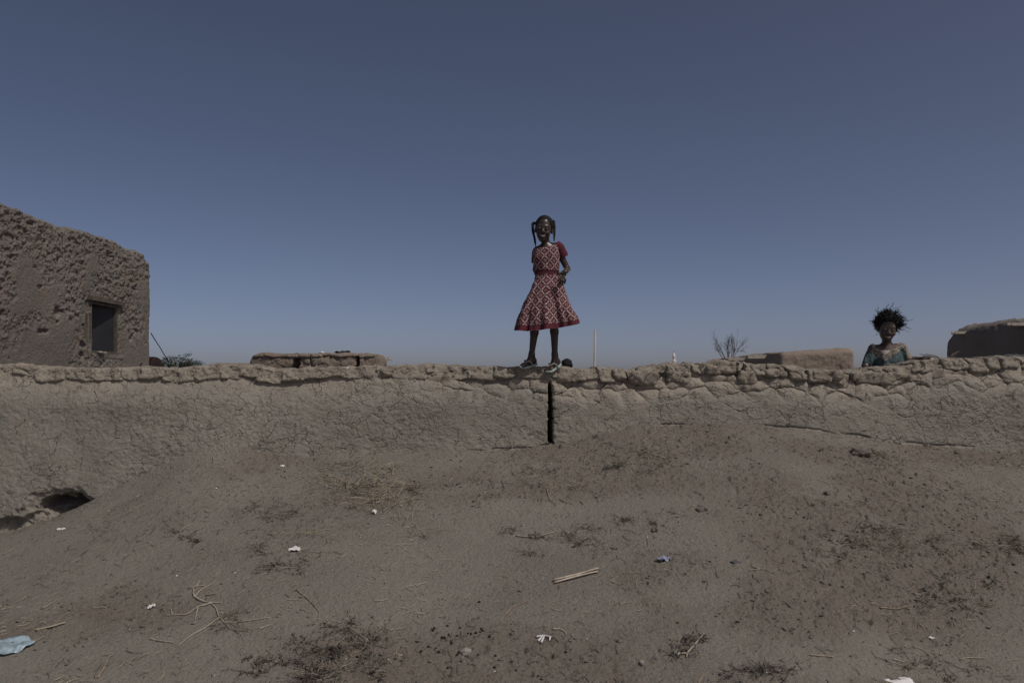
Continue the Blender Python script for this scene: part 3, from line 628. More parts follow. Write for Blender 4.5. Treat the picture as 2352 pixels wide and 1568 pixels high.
# ------------------------------------------------------------------ figures: one continuous skin grown from a distance field
class SDF:
    def __init__(s, lo, hi, h):
        s.lo = np.array(lo, float); s.h = h; n = np.ceil((np.array(hi)-s.lo)/h).astype(int)+1
        s.f = np.full(n, 1.0, dtype=np.float32); s.n = n
    def sub(s, lo, hi):
        a = np.clip(np.floor((np.array(lo)-s.lo)/s.h).astype(int), 0, s.n-1); b = np.clip(np.ceil((np.array(hi)-s.lo)/s.h).astype(int)+1, 1, s.n)
        sl_ = tuple(slice(a[i], b[i]) for i in range(3))
        g = [(s.lo[i]+s.h*np.arange(a[i], b[i])).astype(np.float32) for i in range(3)]
        return sl_, g[0][:, None, None], g[1][None, :, None], g[2][None, None, :]
    def comb(s, sl_, d_, k, sub=False):
        A = s.f[sl_]
        if sub:
            B = -d_; h = np.clip(0.5-0.5*(B-A)/k, 0, 1); s.f[sl_] = B+(A-B)*h+k*h*(1-h)
        else:
            h = np.clip(0.5+0.5*(d_-A)/k, 0, 1); s.f[sl_] = d_+(A-d_)*h-k*h*(1-h)
    def cone(s, a, b, ra, rb, k=0.012, sub=False):
        a = np.array(a, float); b = np.array(b, float); m = max(ra, rb)+2.5*k+2*s.h
        sl_, X, Y, Z = s.sub(np.minimum(a, b)-m, np.maximum(a, b)+m)
        ab = b-a; L = (ab**2).sum()+1e-12
        t = np.clip(((X-a[0])*ab[0]+(Y-a[1])*ab[1]+(Z-a[2])*ab[2])/L, 0, 1)
        d_ = np.sqrt((X-a[0]-t*ab[0])**2+(Y-a[1]-t*ab[1])**2+(Z-a[2]-t*ab[2])**2)-(ra+t*(rb-ra)); s.comb(sl_, d_, k, sub)
    def ell(s, c, r, k=0.012, Rm=None, sub=False):
        c = np.array(c, float); r = np.array(r, float); m = r.max()+2.5*k+2*s.h
        sl_, X, Y, Z = s.sub(c-m, c+m); X = X-c[0]; Y = Y-c[1]; Z = Z-c[2]
        if Rm is not None: X, Y, Z = (Rm[0, 0]*X+Rm[1, 0]*Y+Rm[2, 0]*Z), (Rm[0, 1]*X+Rm[1, 1]*Y+Rm[2, 1]*Z), (Rm[0, 2]*X+Rm[1, 2]*Y+Rm[2, 2]*Z)
        k0 = np.sqrt((X/r[0])**2+(Y/r[1])**2+(Z/r[2])**2); k1 = np.sqrt((X/r[0]**2)**2+(Y/r[1]**2)**2+(Z/r[2]**2)**2)+1e-9
        s.comb(sl_, k0*(k0-1)/k1, k, sub)
    def mesh(s):
        f = s.f; sg = f < 0; nx, ny, nz = f.shape
        off = [(i_, j_, k_) for i_ in (0, 1) for j_ in (0, 1) for k_ in (0, 1)]
        cnt = np.zeros((nx-1, ny-1, nz-1), np.int8)
        for (i_, j_, k_) in off: cnt += sg[i_:nx-1+i_, j_:ny-1+j_, k_:nz-1+k_]
        mixed = (cnt > 0) & (cnt < 8); idx = np.argwhere(mixed)
        g = np.stack([f[idx[:, 0]+o_[0], idx[:, 1]+o_[1], idx[:, 2]+o_[2]] for o_ in off], 1)
        acc = np.zeros((len(idx), 3)); n = np.zeros(len(idx)); of = np.array(off, float)
        for a_ in range(8):
            for b_ in range(a_+1, 8):
                if np.abs(of[a_]-of[b_]).sum() != 1: continue
                ch = (g[:, a_] < 0) != (g[:, b_] < 0); t = np.where(ch, g[:, a_]/(g[:, a_]-g[:, b_]+1e-12), 0)
                acc += np.where(ch[:, None], of[a_]+t[:, None]*(of[b_]-of[a_]), 0); n += ch
        V = s.lo+(idx+acc/n[:, None])*s.h
        vid = np.full(mixed.shape, -1, np.int64); vid[mixed] = np.arange(len(idx))
        Q = []
        for ax in range(3):
            a1 = (ax+1) % 3; a2 = (ax+2) % 3
            A = np.moveaxis(sg, (ax, a1, a2), (0, 1, 2)); Vd = np.moveaxis(vid, (ax, a1, a2), (0, 1, 2))
            ch = A[:-1, 1:-1, 1:-1] != A[1:, 1:-1, 1:-1]; e = np.argwhere(ch)
            i_, j_, k_ = e[:, 0], e[:, 1]+1, e[:, 2]+1
            q = np.stack([Vd[i_, j_-1, k_-1], Vd[i_, j_, k_-1], Vd[i_, j_, k_], Vd[i_, j_-1, k_]], 1)
            fl_ = ~A[i_, j_, k_]; q[fl_] = q[fl_][:, ::-1]; Q.append(q)
        Fq = np.concatenate(Q); Fq = Fq[(Fq >= 0).all(1)]
        # two light smoothing passes
        for _ in range(2):
            sm = np.zeros_like(V); c = np.zeros(len(V))
            for a_, b_ in ((0, 1), (1, 2), (2, 3), (3, 0)):
                np.add.at(sm, Fq[:, a_], V[Fq[:, b_]]); np.add.at(c, Fq[:, a_], 1)
            V = V*0.5+0.5*sm/np.maximum(c, 1)[:, None]
        return V, Fq
def eul(rx, ry, rz): return np.array((Matrix.Rotation(R(rz), 3, 'Z')@Matrix.Rotation(R(ry), 3, 'Y')@Matrix.Rotation(R(rx), 3, 'X')))
def add_head(S, T, Rm, sc_, smile=1.0):
    P = lambda p: T+Rm@(np.array(p)*sc_)
    E = lambda c, r, k=0.015, sub=False: S.ell(P(c), np.array(r)*sc_, k*sc_, Rm, sub)
    K = lambda a, b, ra, rb, k=0.008, sub=False: S.cone(P(a), P(b), ra*sc_, rb*sc_, k*sc_, sub)
    E((0, 0.016, 0.030), (0.066, 0.084, 0.074)); E((0, -0.010, -0.022), (0.055, 0.066, 0.074), 0.02); E((0, -0.042, -0.082), (0.024, 0.022, 0.018), 0.025)
    for s_ in (-1, 1):
        E((s_*0.036, -0.050, -0.030), (0.019, 0.017, 0.016), 0.014)
        E((s_*0.027, -0.085, 0.004), (0.014, 0.014, 0.010), 0.010, True)
        E((s_*0.027, -0.066, 0.002), (0.013, 0.010, 0.009), 0.004)
        E((s_*0.066, 0.012, -0.008), (0.008, 0.017, 0.025), 0.006)
        E((s_*0.012, -0.076, -0.027), (0.009, 0.009, 0.007), 0.006)
    K((-0.036, -0.062, 0.020), (0.036, -0.062, 0.020), 0.009, 0.009, 0.012)
    K((0, -0.068, 0.010), (0, -0.083, -0.022), 0.006, 0.010)
    K((-0.024, -0.064, -0.042), (0, -0.074, -0.0455), 0.004, 0.006, 0.006); K((0.024, -0.064, -0.042), (0, -0.074, -0.0455), 0.004, 0.006, 0.006)
    K((-0.020, -0.062, -0.058), (0, -0.071, -0.066), 0.005, 0.0075, 0.006); K((0.020, -0.062, -0.058), (0, -0.071, -0.066), 0.005, 0.0075, 0.006)
    K((-0.021, -0.070, -0.053), (0.021, -0.070, -0.053), 0.006, 0.006, 0.003, True)
    return P
def face_parts(P, Rm, sc_, parent):
    a = Acc()
    u, v = np.meshgrid(np.linspace(-1, 1, 9), np.linspace(-1, 1, 4)); u, v = u.ravel(), v.ravel()
    pts = np.stack([u*0.021, -0.0815+0.012*u*u, -0.0545+0.0042*v*(1-0.5*u*u)+0.006*u*u], -1)
    a.add([P(p) for p in pts], gridF(9, 4).tolist()); pts[:, 1] += 0.006; a.add([P(p) for p in pts], gridF(9, 4)[:, ::-1].tolist())
    a.build('teeth', M['tooth'], parent)
    for s_ in (-1, 1):
        V, F = lathe([(0.0005, -0.0045), (0.004, -0.0035), (0.0075, 0), (0.004, 0.0035), (0.0005, 0.0045)], 12)
        V = V[:, [0, 2, 1]]*np.array([1, 0.8, 0.55]); V = V+np.array([s_*0.027, -0.0745, 0.003]); mk('eye', np.array([P(p) for p in V]), F, M['eye'], parent)

def hair_cap(T, Rm, sc_, parent, name, thick=0.006, front=0.078, back=-0.06, mat=None, rough=0.0015, fr=60):
    S = SDF(T-0.14*sc_, T+0.14*sc_, 0.004)
    P = lambda p: T+Rm@(np.array(p)*sc_)
    S.ell(P((0, 0.018, 0.031)), np.array((0.066+thick, 0.084+thick, 0.074+thick))*sc_, 0.01, Rm)
    sl_, X, Y, Z = S.sub(T-0.2, T+0.2); X = (X-T[0])/sc_; Y = (Y-T[1])/sc_; Z = (Z-T[2])/sc_
    ly = Rm[0, 1]*X+Rm[1, 1]*Y+Rm[2, 1]*Z; lz = Rm[0, 2]*X+Rm[1, 2]*Y+Rm[2, 2]*Z; lx = Rm[0, 0]*X+Rm[1, 0]*Y+Rm[2, 0]*Z
    hl = front+(back-front)*np.clip((ly+0.048)/0.085, 0, 1)**0.9-0.45*np.clip(np.abs(lx)-0.02, 0, 1)*(ly < 0.02)
    S.f[sl_] = np.maximum(S.f[sl_], (hl-lz)*0.7*sc_)
    V, F = S.mesh(); dv_ = V-T; dv_ /= np.linalg.norm(dv_, axis=1)[:, None]; V = V+dv_*(rough*fbm3(V, fr, 7, 3))[:, None]
    return mk(name, V, F, mat or M['hair'], parent)

# ---- girl standing on the wall
GX0, GY0, GZ0 = PX(1253, 6.1), 6.075, PZ(850, 6.1)
girl = empty('person', (GX0, GY0, GZ0), 'girl in maroon patterned dress and flip-flops standing on the mud wall', 'person')
cc = lambda cx, cy, y=0.0: np.array([(cx-470)*0.00088, y, (1440-cy)*0.00088])
S = SDF((-0.24, -0.22, -0.06), (0.24, 0.20, 1.22), 0.0034)
Rh = eul(7, 6, -6); Th = cc(453, 224, -0.018)
Ph = add_head(S, Th, Rh, 0.97)
S.cone(cc(478, 372, 0.012), cc(462, 285, 0.002), 0.031, 0.030, 0.018)
S.ell((0.006, 0.006, 0.86), (0.078, 0.056, 0.10), 0.03); S.ell((0.009, 0, 0.75), (0.066, 0.050, 0.12), 0.03); S.ell((0.0, 0.005, 0.64), (0.082, 0.062, 0.09), 0.03)
S.cone(cc(410, 398, 0.01), cc(560, 366, 0.01), 0.030, 0.030, 0.03)
# her left arm (right in the picture): elbow out, hand held before the hip
S.cone(cc(566, 376, 0.005), cc(660, 560, 0.025), 0.030, 0.022, 0.015); S.cone(cc(660, 560, 0.025), cc(636, 604, -0.12), 0.023, 0.016, 0.01)
hb = cc(636, 604, -0.12); Rp = eul(0, 28, 0)
S.ell(cc(612, 628, -0.145), (0.024, 0.014, 0.033), 0.012, eul(20, 35, 0))
for q, (x0, y0, x1, y1, x2, y2, r_) in enumerate(((618, 648, 630, 680, 624, 712, 0.0068), (606, 650, 612, 690, 604, 722, 0.0072), (594, 648, 594, 684, 586, 712, 0.0070), (582, 640, 576, 668, 572, 690, 0.0062))):
    S.cone(cc(x0, y0, -0.150), cc(x1, y1, -0.160), r_+0.001, r_, 0.005); S.cone(cc(x1, y1, -0.160), cc(x2, y2, -0.150), r_, r_*0.8, 0.003)
S.cone(cc(598, 618, -0.152), cc(574, 624, -0.165), 0.0085, 0.0075, 0.006); S.cone(cc(574, 624, -0.165), cc(558, 640, -0.160), 0.0075, 0.006, 0.004)
# her right arm goes down and behind her back
S.cone(cc(402, 402, 0.01), cc(384, 560, 0.055), 0.028, 0.021, 0.015); S.cone(cc(384, 560, 0.055), cc(420, 660, 0.125), 0.021, 0.016, 0.01); S.ell(cc(440, 680, 0.130), (0.028, 0.014, 0.024), 0.01)
for q in range(4): S.cone(cc(450, 668+q*14, 0.13), cc(486, 680+q*14, 0.128), 0.007, 0.006, 0.004)
# legs
S.cone(cc(425, 720), cc(388, 985, -0.01), 0.058, 0.035, 0.02); S.cone(cc(388, 985, -0.01), cc(372, 1115, 0.012), 0.034, 0.031, 0.015); S.cone(cc(372, 1115, 0.012), cc(349, 1300, 0.008), 0.031, 0.0205, 0.015)
S.cone(cc(515, 720), cc(534, 975, -0.01), 0.058, 0.035, 0.02); S.cone(cc(534, 975, -0.01), cc(546, 1105, 0.012), 0.034, 0.031, 0.015); S.cone(cc(546, 1105, 0.012), cc(549, 1300, 0.012), 0.031, 0.0215, 0.015)
feet = []
for heel, toe, ank, mir in ((cc(396, 1384, 0.055), cc(247, 1424, -0.055), cc(349, 1300, 0.008), 1), (cc(606, 1384, 0.060), cc(474, 1464, -0.062), cc(549, 1300, 0.012), -1)):
    f_ = toe-heel; L = np.linalg.norm(f_); f_ = f_/L; sd = np.cross(f_, [0, 0, 1.0]); sd /= np.linalg.norm(sd); up = np.cross(sd, f_)
    if mir == 1: up = up+0.15*np.array([0, -1, 0]); up -= f_*(up@f_); up /= np.linalg.norm(up); sd = np.cross(f_, up)
    feet.append((heel, f_, sd, up, L, mir)); Q = lambda t, s_, u: heel+f_*L*t+sd*s_+up*u
    S.cone(Q(0.17, 0, 0.027), Q(0.30, 0, 0.026), 0.024, 0.023, 0.012); S.cone(ank, Q(0.22, 0, 0.045), 0.021, 0.024, 0.012); S.cone(ank, Q(0.45, 0, 0.035), 0.019, 0.021, 0.018)
    S.cone(Q(0.45, 0, 0.031), Q(0.72, 0, 0.020), 0.021, 0.013, 0.015); S.cone(Q(0.72, -0.018, 0.019), Q(0.72, 0.018, 0.019), 0.0125, 0.0125, 0.010)
    for q in range(5):
        s_ = (-0.024+q*0.012)*mir; ln = (0.95, 0.94, 0.92, 0.89, 0.86)[q]; r_ = 0.0098 if q == 0 else 0.0072
        S.cone(Q(0.74, s_*0.9, 0.018), Q(ln-0.04, s_*1.08, 0.016), r_, r_*0.95, 0.005)
Vb, Fb = S.mesh()
body = mk('body', Vb, Fb, M['skin'], girl)
face_parts(Ph, Rh, 0.97, girl)
hc = hair_cap(Th, Rh, 0.97, girl, 'hair')
# braids
for nm, pts in (('braid', [cc(394, 172, 0.0), cc(374, 158, 0.01), cc(359, 175, 0.008), cc(358, 215, 0.0), cc(364, 260, -0.01), cc(374, 305, -0.02), cc(380, 350, -0.03), cc(381, 372, -0.035)]),
                ('braid', [cc(514, 154, 0.0), cc(529, 142, 0.01), cc(542, 160, 0.01), cc(545, 200, 0.0), cc(546, 245, -0.01), cc(542, 290, -0.02), cc(541, 330, -0.035)])):
    P_ = np.array(pts); t0 = np.linspace(0, 1, len(P_)); t1 = np.linspace(0, 1, 44); path = np.stack([np.interp(t1, t0, P_[:, i_]) for i_ in range(3)], -1)
    for _ in range(3): path[1:-1] = (path[:-2]+2*path[1:-1]+path[2:])/4
    a = Acc(); rad = np.interp(t1, [0, 0.12, 0.3, 0.8, 1], [0.006, 0.0112, 0.0100, 0.0070, 0.003])
    for k in range(3):
        ph = k*2*math.pi/3; w_ = 2*math.pi*t1*6.5+ph
        off_ = np.stack([np.cos(w_)*rad*0.75, np.sin(2*w_)*rad*0.35, np.zeros_like(rad)], -1); a.tube(path+off_, rad*0.72, 6)
    b_ = a.build(nm, M['hair'], girl)
    a = Acc(); thv = np.linspace(0, 2*math.pi, 15); q = (P_[0]+P_[1])/2; a.tube(np.stack([q[0]+0*thv, q[1]+0.009*np.cos(thv), q[2]+0.009*np.sin(thv)], -1), 0.003, 5, False); a.build('hair_tie', M['nail'], b_)
# nails
for heel, f_, sd, up, L, mir in feet:
    for q in range(5):
        s_ = (-0.024+q*0.012)*mir; ln = (0.95, 0.94, 0.92, 0.89, 0.86)[q]; p = heel+f_*L*(ln-0.035)+sd*s_*1.08+up*(0.0265 if q == 0 else 0.0237)
        w_ = 0.0055 if q == 0 else 0.0036; mk('toenail', np.array([p-sd*w_-f_*w_, p+sd*w_-f_*w_, p+sd*w_+f_*w_-up*0.004, p-sd*w_+f_*w_-up*0.004]), [[0, 1, 2, 3]], M['nail'], girl, False)
# flip-flops
for heel, f_, sd, up, L, mir in feet:
    n = 40; th_ = np.arange(n)*2*math.pi/n; t_ = 0.5-0.5*np.cos(th_); wd_ = np.interp(t_, [0, 0.08, 0.25, 0.5, 0.75, 0.9, 1], [0.0, 0.020, 0.027, 0.026, 0.036, 0.030, 0.0])
    sgn = np.sign(np.sin(th_)+1e-9); rows_ = []
    for u_off, sc2 in ((-0.010, 0.96), (-0.007, 1.0), (0.002, 1.0), (0.005, 0.97)):
        curl = 0.012*np.clip((t_-0.8)/0.2, 0, 1)**2+0.006*np.clip((0.2-t_)/0.2, 0, 1)
        rows_.append(heel+f_*(L*(0.5+(t_-0.5)*1.04*sc2))[:, None]+sd*(sgn*wd_*sc2)[:, None]+up*(u_off+curl)[:, None])
    V = np.concatenate(rows_); F = gridF(n, 4, True).tolist(); F.append(list(range(n))[::-1]); F.append([3*n+k for k in range(n)])
    snd = mk('flip_flop', V, F, M['sandal'], girl)
    a = Acc(); Q = lambda t, s_, u: heel+f_*L*t+sd*s_+up*u
    for s_ in (-1, 1):
        a.tube([Q(0.42, s_*0.031, 0.000), Q(0.46, s_*0.032, 0.022), Q(0.56, s_*0.024, 0.044), Q(0.70, s_*0.008-0.004*mir, 0.038), Q(0.80, -0.017*mir, 0.026), Q(0.82, -0.017*mir, 0.004)], [0.0045, 0.006, 0.0065, 0.006, 0.005, 0.004], 6)
    a.build('strap', M['strap'], snd)
# bracelet
a = Acc(); wv = cc(640, 596, -0.10); thv = np.linspace(0, 2*math.pi, 22); dv = cc(636, 604, -0.12)-cc(660, 560, 0.025); dv /= np.linalg.norm(dv); e1 = np.cross(dv, [0, 0, 1.0]); e1 /= np.linalg.norm(e1); e2 = np.cross(dv, e1)
a.tube([wv+0.0205*(math.cos(t)*e1+math.sin(t)*e2) for t in thv], 0.0018, 5, False); a.build('bracelet', M['gold'], girl)

# dress cloth with woven lozenges, stars and checks
def dress_mat():
    m, t, b = newmat('lozenge_cotton'); k = NB(t); uv = k.n('ShaderNodeUVMap').outputs[0]; sp = k.n('ShaderNodeSeparateXYZ'); t.links.new(uv, sp.inputs[0]); u, v = sp.outputs[0], sp.outputs[1]
    cw, chh = 0.066, 0.076
    us = k.m('DIVIDE', u, cw); vs = k.m('DIVIDE', v, chh)
    p = k.m('ADD', us, vs); q = k.m('SUBTRACT', us, vs)
    fp = k.m('SUBTRACT', k.m('FRACT', p), 0.5); fq = k.m('SUBTRACT', k.m('FRACT', q), 0.5)
    par_ = k.m('FLOORED_MODULO', k.m('ADD', k.m('FLOOR', p), k.m('FLOOR', q)), 2.0)
    par_ = k.m('FLOORED_MODULO', k.m('FLOOR', p), 2.0)
    ap, aq = k.m('ABSOLUTE', fp), k.m('ABSOLUTE', fq)
    e = k.m('MAXIMUM', ap, aq)                       # 0.5 on the lattice
    al = k.m('MINIMUM', ap, aq)
    band = k.m('GREATER_THAN', e, 0.395)
    gapx = k.m('LESS_THAN', k.m('ABSOLUTE', k.m('SUBTRACT', al, 0.405)), 0.030)            # dark notch beside each crossing
    lat = k.m('MULTIPLY', band, k.m('SUBTRACT', 1.0, gapx)); lat = k.m('MULTIPLY', lat, k.m('GREATER_THAN', k.noise(uv, 300, 1), 0.40))
    lat = k.m('MULTIPLY', lat, k.m('GREATER_THAN', k.m('ABSOLUTE', k.m('SUBTRACT', al, 0.0)), 0.022))
    cx_2 = k.m('MULTIPLY', k.m('ADD', fp, fq), cw/2*1000); cy_2 = k.m('MULTIPLY', k.m('SUBTRACT', fp, fq), chh/2*1000)
    r_ = k.m('SQRT', k.m('ADD', k.m('MULTIPLY', cx_2, cx_2), k.m('MULTIPLY', cy_2, cy_2)))
    an = k.m('ARCTAN2', cy_2, cx_2)
    pet = k.m('GREATER_THAN', k.m('COSINE', k.m('MULTIPLY', an, 8.0)), 0.25)
    star = k.m('MULTIPLY', pet, k.m('MULTIPLY', k.m('GREATER_THAN', r_, 3.5), k.m('LESS_THAN', r_, 13.0)))
    chk = k.m('MULTIPLY', k.m('LESS_THAN', e, 0.21), k.m('MULTIPLY', k.m('GREATER_THAN', k.m('FRACT', k.m('MULTIPLY', p, 12)), 0.42), k.m('GREATER_THAN', k.m('FRACT', k.m('MULTIPLY', q, 12)), 0.36)))
    cen = k.m('ADD', k.m('MULTIPLY', star, par_), k.m('MULTIPLY', chk, k.m('SUBTRACT', 1.0, par_)))
    f = k.m('MAXIMUM', lat, cen)
    mar = k.mix(k.noise(uv, 60, 4), (0.068, 0.011, 0.019), (0.098, 0.016, 0.027)); wht = k.mix(k.noise(uv, 90, 4), (0.31, 0.245, 0.235), (0.45, 0.375, 0.36))
    t.links.new(k.mix(f, mar, wht), b.inputs['Base Color']); b.inputs['Roughness'].default_value = 0.9; b.inputs['Specular IOR Level'].default_value = 0.15
    wv_ = k.noise(uv, 900, 2); t.links.new(k.bump(wv_, 0.25, 0.002), b.inputs['Normal'])
    return m
M['dress'] = dress_mat()
tab = [(470, 362, 590), (520, 370, 592), (560, 378, 588), (598, 384, 580), (622, 384, 583), (660, 372, 606), (700, 352, 626), (750, 330, 641), (800, 305, 654), (850, 276, 670), (900, 250, 692), (950, 229, 717), (1000, 213, 744), (1040, 203, 757), (1080, 196, 765)]
rows_d = []   # (crop y, left, right, front depth, back depth)
dep = curve([(470, 0.072), (560, 0.066), (598, 0.064), (660, 0.080), (700, 0.095), (850, 0.135), (1000, 0.165), (1080, 0.180)])
NT = 220
th_ = np.linspace(0, 2*math.pi, NT, endpoint=False)          # theta=-90deg is the front
def ring(cy, L_, R_, dp, extra=0.0):
    cxm = (L_+R_)/2; hw = (R_-L_)/2*0.00088*(1-0.05*np.clip((cy-640)/300.0, 0, 1))+extra; ca, sa = np.cos(th_), np.sin(th_)
    e_ = 0.88
    X = (cxm-470)*0.00088+hw*np.sign(ca)*np.abs(ca)**e_; Y = (dp+extra)*np.sign(sa)*np.abs(sa)**e_
    Z = np.full(NT, (1440-cy)*0.00088)
    fw = np.clip((cy-640)/440.0, 0, 1)
    fold = fw**1.3*(0.024*np.sin(7*th_+0.6+0.7*np.sin(2*th_))+0.018*np.sin(13*th_+2.0+1.2*fw)+0.009*np.sin(23*th_+1.0))
    X = X+ca*fold*0.6; Y = Y+sa*fold
    front = np.clip(-sa, 0, 1)
    Z = Z-fw**2*(0.026*front-0.010)+fw**2*0.030*np.clip(X/0.25, -0.6, 1)
    Y = Y+0.02*fw*np.sin(3*th_)
    return X, Y, Z
def dress_rows(cys, extra=0.0):
    out = []; tc_ = [r[0] for r in tab]
    for cy in cys:
        L_ = np.interp(cy, tc_, [r[1] for r in tab]); R_ = np.interp(cy, tc_, [r[2] for r in tab]); out.append(ring(cy, L_, R_, float(dep(cy)), extra))
    return out
rings = []
# yoke: from the neckline out over the shoulders, then down
for z_c, hw, dp, drop in ((0.952, 0.046, 0.044, 0.034), (0.955, 0.058, 0.050, 0.026), (0.952, 0.076, 0.056, 0.018), (0.944, 0.090, 0.060, 0.012), (0.928, 0.098, 0.065, 0.006), (0.905, 0.1005, 0.069, 0.003), (0.878, 0.1005, 0.072, 0.0)):
    ca, sa = np.cos(th_), np.sin(th_); X = 0.005+hw*np.sign(ca)*np.abs(ca)**0.85; Y = 0.004+dp*np.sign(sa)*np.abs(sa)**0.85
    Z = z_c-drop*1.0*np.clip(-sa, 0, 1)-0.3*drop*np.clip(sa, 0, 1)+0.19*(X-0.01)*np.clip((z_c-0.82)/0.12, 0, 1)
    rings.append((X, Y, Z))
cys = np.concatenate([np.linspace(470, 600, 16), np.linspace(610, 1040, 60)])
rings += dress_rows(cys)
V = np.concatenate([np.stack(r, -1) for r in rings])
# cloth wrinkles
wr = 0.006*fbm(V[:, 0]*24+V[:, 2]*8, V[:, 2]*13+V[:, 1]*9, 501, 3); cen = np.array([0.0, 0.0])
nrm_ = V[:, :2]/np.maximum(np.linalg.norm(V[:, :2], axis=1), 1e-6)[:, None]; V[:, :2] += nrm_*wr[:, None]
nrw = len(rings); Vr = V.reshape(nrw, NT, 3)
i0 = int(NT*0.75); order = np.roll(np.arange(NT), -i0)
seg = np.linalg.norm(np.diff(Vr[:, order], axis=1), axis=2); cum = np.concatenate([np.zeros((nrw, 1)), np.cumsum(seg, 1)], 1)      # start at front, going towards +x
half = NT//2; U = np.zeros((nrw, NT)); totl = cum[:, -1:]+0.001; cumf = np.where(np.arange(NT)[None, :] > half, cum-totl, cum)
shr = np.interp(Vr[:, :, 2].mean(1), [0.3, 0.7, 1.0], [0.80, 0.97, 1.0])[:, None]
U[:, order] = cumf*shr
lenz = np.linalg.norm(np.diff(Vr.mean(1), axis=0), axis=1); vv = np.concatenate([[0], np.cumsum(np.maximum(lenz, 0.003))]); Vc = np.broadcast_to((1.0-vv)[:, None], (nrw, NT))
uv = np.stack([U.ravel()+0.012, Vc.ravel()], -1)
def shell(name, V, nrows, mat, parent, uv=None, th=0.002):
    Vi = V.reshape(nrows, NT, 3).copy(); c = Vi.mean(1, keepdims=True); dvec = Vi-c; dvec[:, :, 2] = 0; Vi -= dvec/np.maximum(np.linalg.norm(dvec, axis=2, keepdims=True), 1e-6)*th
    F = gridF(NT, nrows, True); n = len(V); edge = np.arange(NT); e2 = (edge+1) % NT; l0 = (nrows-1)*NT
    rim = np.concatenate([np.stack([edge, edge+n, e2+n, e2], -1), np.stack([l0+edge, l0+e2, l0+e2+n, l0+edge+n], -1)])
    return mk(name, np.concatenate([V, Vi.reshape(-1, 3)]), np.concatenate([F[:, ::-1], F+n, rim]), mat, parent, uv=None if uv is None else np.concatenate([uv, uv]))
dress = shell('dress', V, nrw, M['dress'], girl, uv)
rb = dress_rows(np.linspace(580, 616, 6), 0.0035); shell('waistband', np.concatenate([np.stack(r, -1) for r in rb]), 6, M['maroonband'], dress)
rh_ = dress_rows(np.linspace(1037, 1080, 8), 0.0025); shell('hem', np.concatenate([np.stack(r, -1) for r in rh_]), 8, M['maroon'], dress)
for pts, rs in (((cc(556, 350, 0.005), cc(585, 372, 0.006), cc(606, 410, 0.010), cc(626, 452, 0.016), cc(629, 458, 0.017)), (0.034, 0.039, 0.0385, 0.0385, 0.0365)),
                ((cc(412, 390, 0.010), cc(392, 410, 0.012), cc(385, 450, 0.022), cc(381, 500, 0.036), cc(381, 506, 0.037)), (0.032, 0.034, 0.032, 0.030, 0.0285))):
    a = Acc(); pp = np.array(pts); t0 = np.linspace(0, 1, 5); t1 = np.linspace(0, 1, 14); a.tube(np.stack([np.interp(t1, t0, pp[:, i_]) for i_ in range(3)], -1), np.interp(t1, t0, rs)*(1+0.03*np.sin(t1*23)), 24, False)
    a.build('sleeve', M['maroon'], dress)

# ---- child behind the wall with wind-blown hair
Y2 = 6.78; s2 = 0.108*Y2/FPX
g2x = PX(2032.8, Y2); g2 = empty('person', (g2x, Y2, 0.65), 'smiling child with wild wind-blown hair and teal dress behind the wall', 'person')
dd = lambda cx, cy, y=0.0: np.array([(cx-790)*s2, y, PZ(686.8+0.108*cy, Y2)-0.65])
S = SDF((-0.27, -0.50, -0.02), (0.34, 0.22, 1.50), 0.005)
R2 = eul(14, 4, -14); T2 = dd(800, 626, -0.03); sc2_ = 1.11
P2h = add_head(S, T2, R2, sc2_)
S.cone(dd(850, 1060, 0.02), dd(830, 850, 0.005), 0.040, 0.037, 0.02)
tc2 = dd(860, 1000)
S.cone(dd(600, 1055, 0.02), dd(1130, 1040, 0.02), 0.036, 0.036, 0.03); S.ell((tc2[0], 0.02, tc2[2]-0.13), (0.125, 0.082, 0.15), 0.03); S.ell((tc2[0], 0.02, tc2[2]-0.33), (0.105, 0.08, 0.17), 0.03); S.ell((tc2[0], 0.02, tc2[2]-0.5), (0.125, 0.09, 0.12), 0.03)
S.cone(dd(575, 1070, 0.02), dd(345, 1425, -0.02), 0.034, 0.027, 0.015); e_ = dd(330, 1420, -0.02); S.cone(e_, e_+np.array([0.05, -0.13, -0.10]), 0.026, 0.019, 0.01); S.ell(e_+np.array([0.06, -0.16, -0.12]), (0.03, 0.035, 0.02), 0.01)
S.cone(dd(1160, 1050, 0.02), dd(1260, 1330, -0.02), 0.034, 0.027, 0.015); el = dd(1260, 1330, -0.02); wr_ = dd(1340, 1275, -0.24); S.cone(el, wr_, 0.026, 0.019, 0.01)
S.ell(wr_+np.array([0.005, -0.045, -0.005]), (0.030, 0.036, 0.014), 0.01)
for q in range(4):
    b0 = wr_+np.array([-0.018+q*0.016, -0.070, -0.004]); S.cone(b0, b0+np.array([0.004, -0.028, 0.002]), 0.009, 0.0085, 0.005); S.cone(b0+np.array([0.004, -0.028, 0.002]), b0+np.array([0.006, -0.044, -0.016]), 0.0085, 0.0075, 0.004)
S.cone(wr_+np.array([-0.02, -0.03, -0.004]), wr_+np.array([-0.045, -0.055, -0.006]), 0.010, 0.008, 0.006)
for s_ in (-1, 1):
    S.cone((tc2[0]+s_*0.06, 0.02, tc2[2]-0.55), (tc2[0]+s_*0.06, 0.0, 0.34), 0.07, 0.042, 0.02); S.cone((tc2[0]+s_*0.06, 0.0, 0.34), (tc2[0]+s_*0.06, 0.02, 0.06), 0.042, 0.026, 0.02); S.cone((tc2[0]+s_*0.06, 0.03, 0.025), (tc2[0]+s_*0.06, -0.12, 0.018), 0.026, 0.018, 0.015)
V, F = S.mesh(); mk('body', V, F, M['skin2'], g2); face_parts(P2h, R2, sc2_, g2)
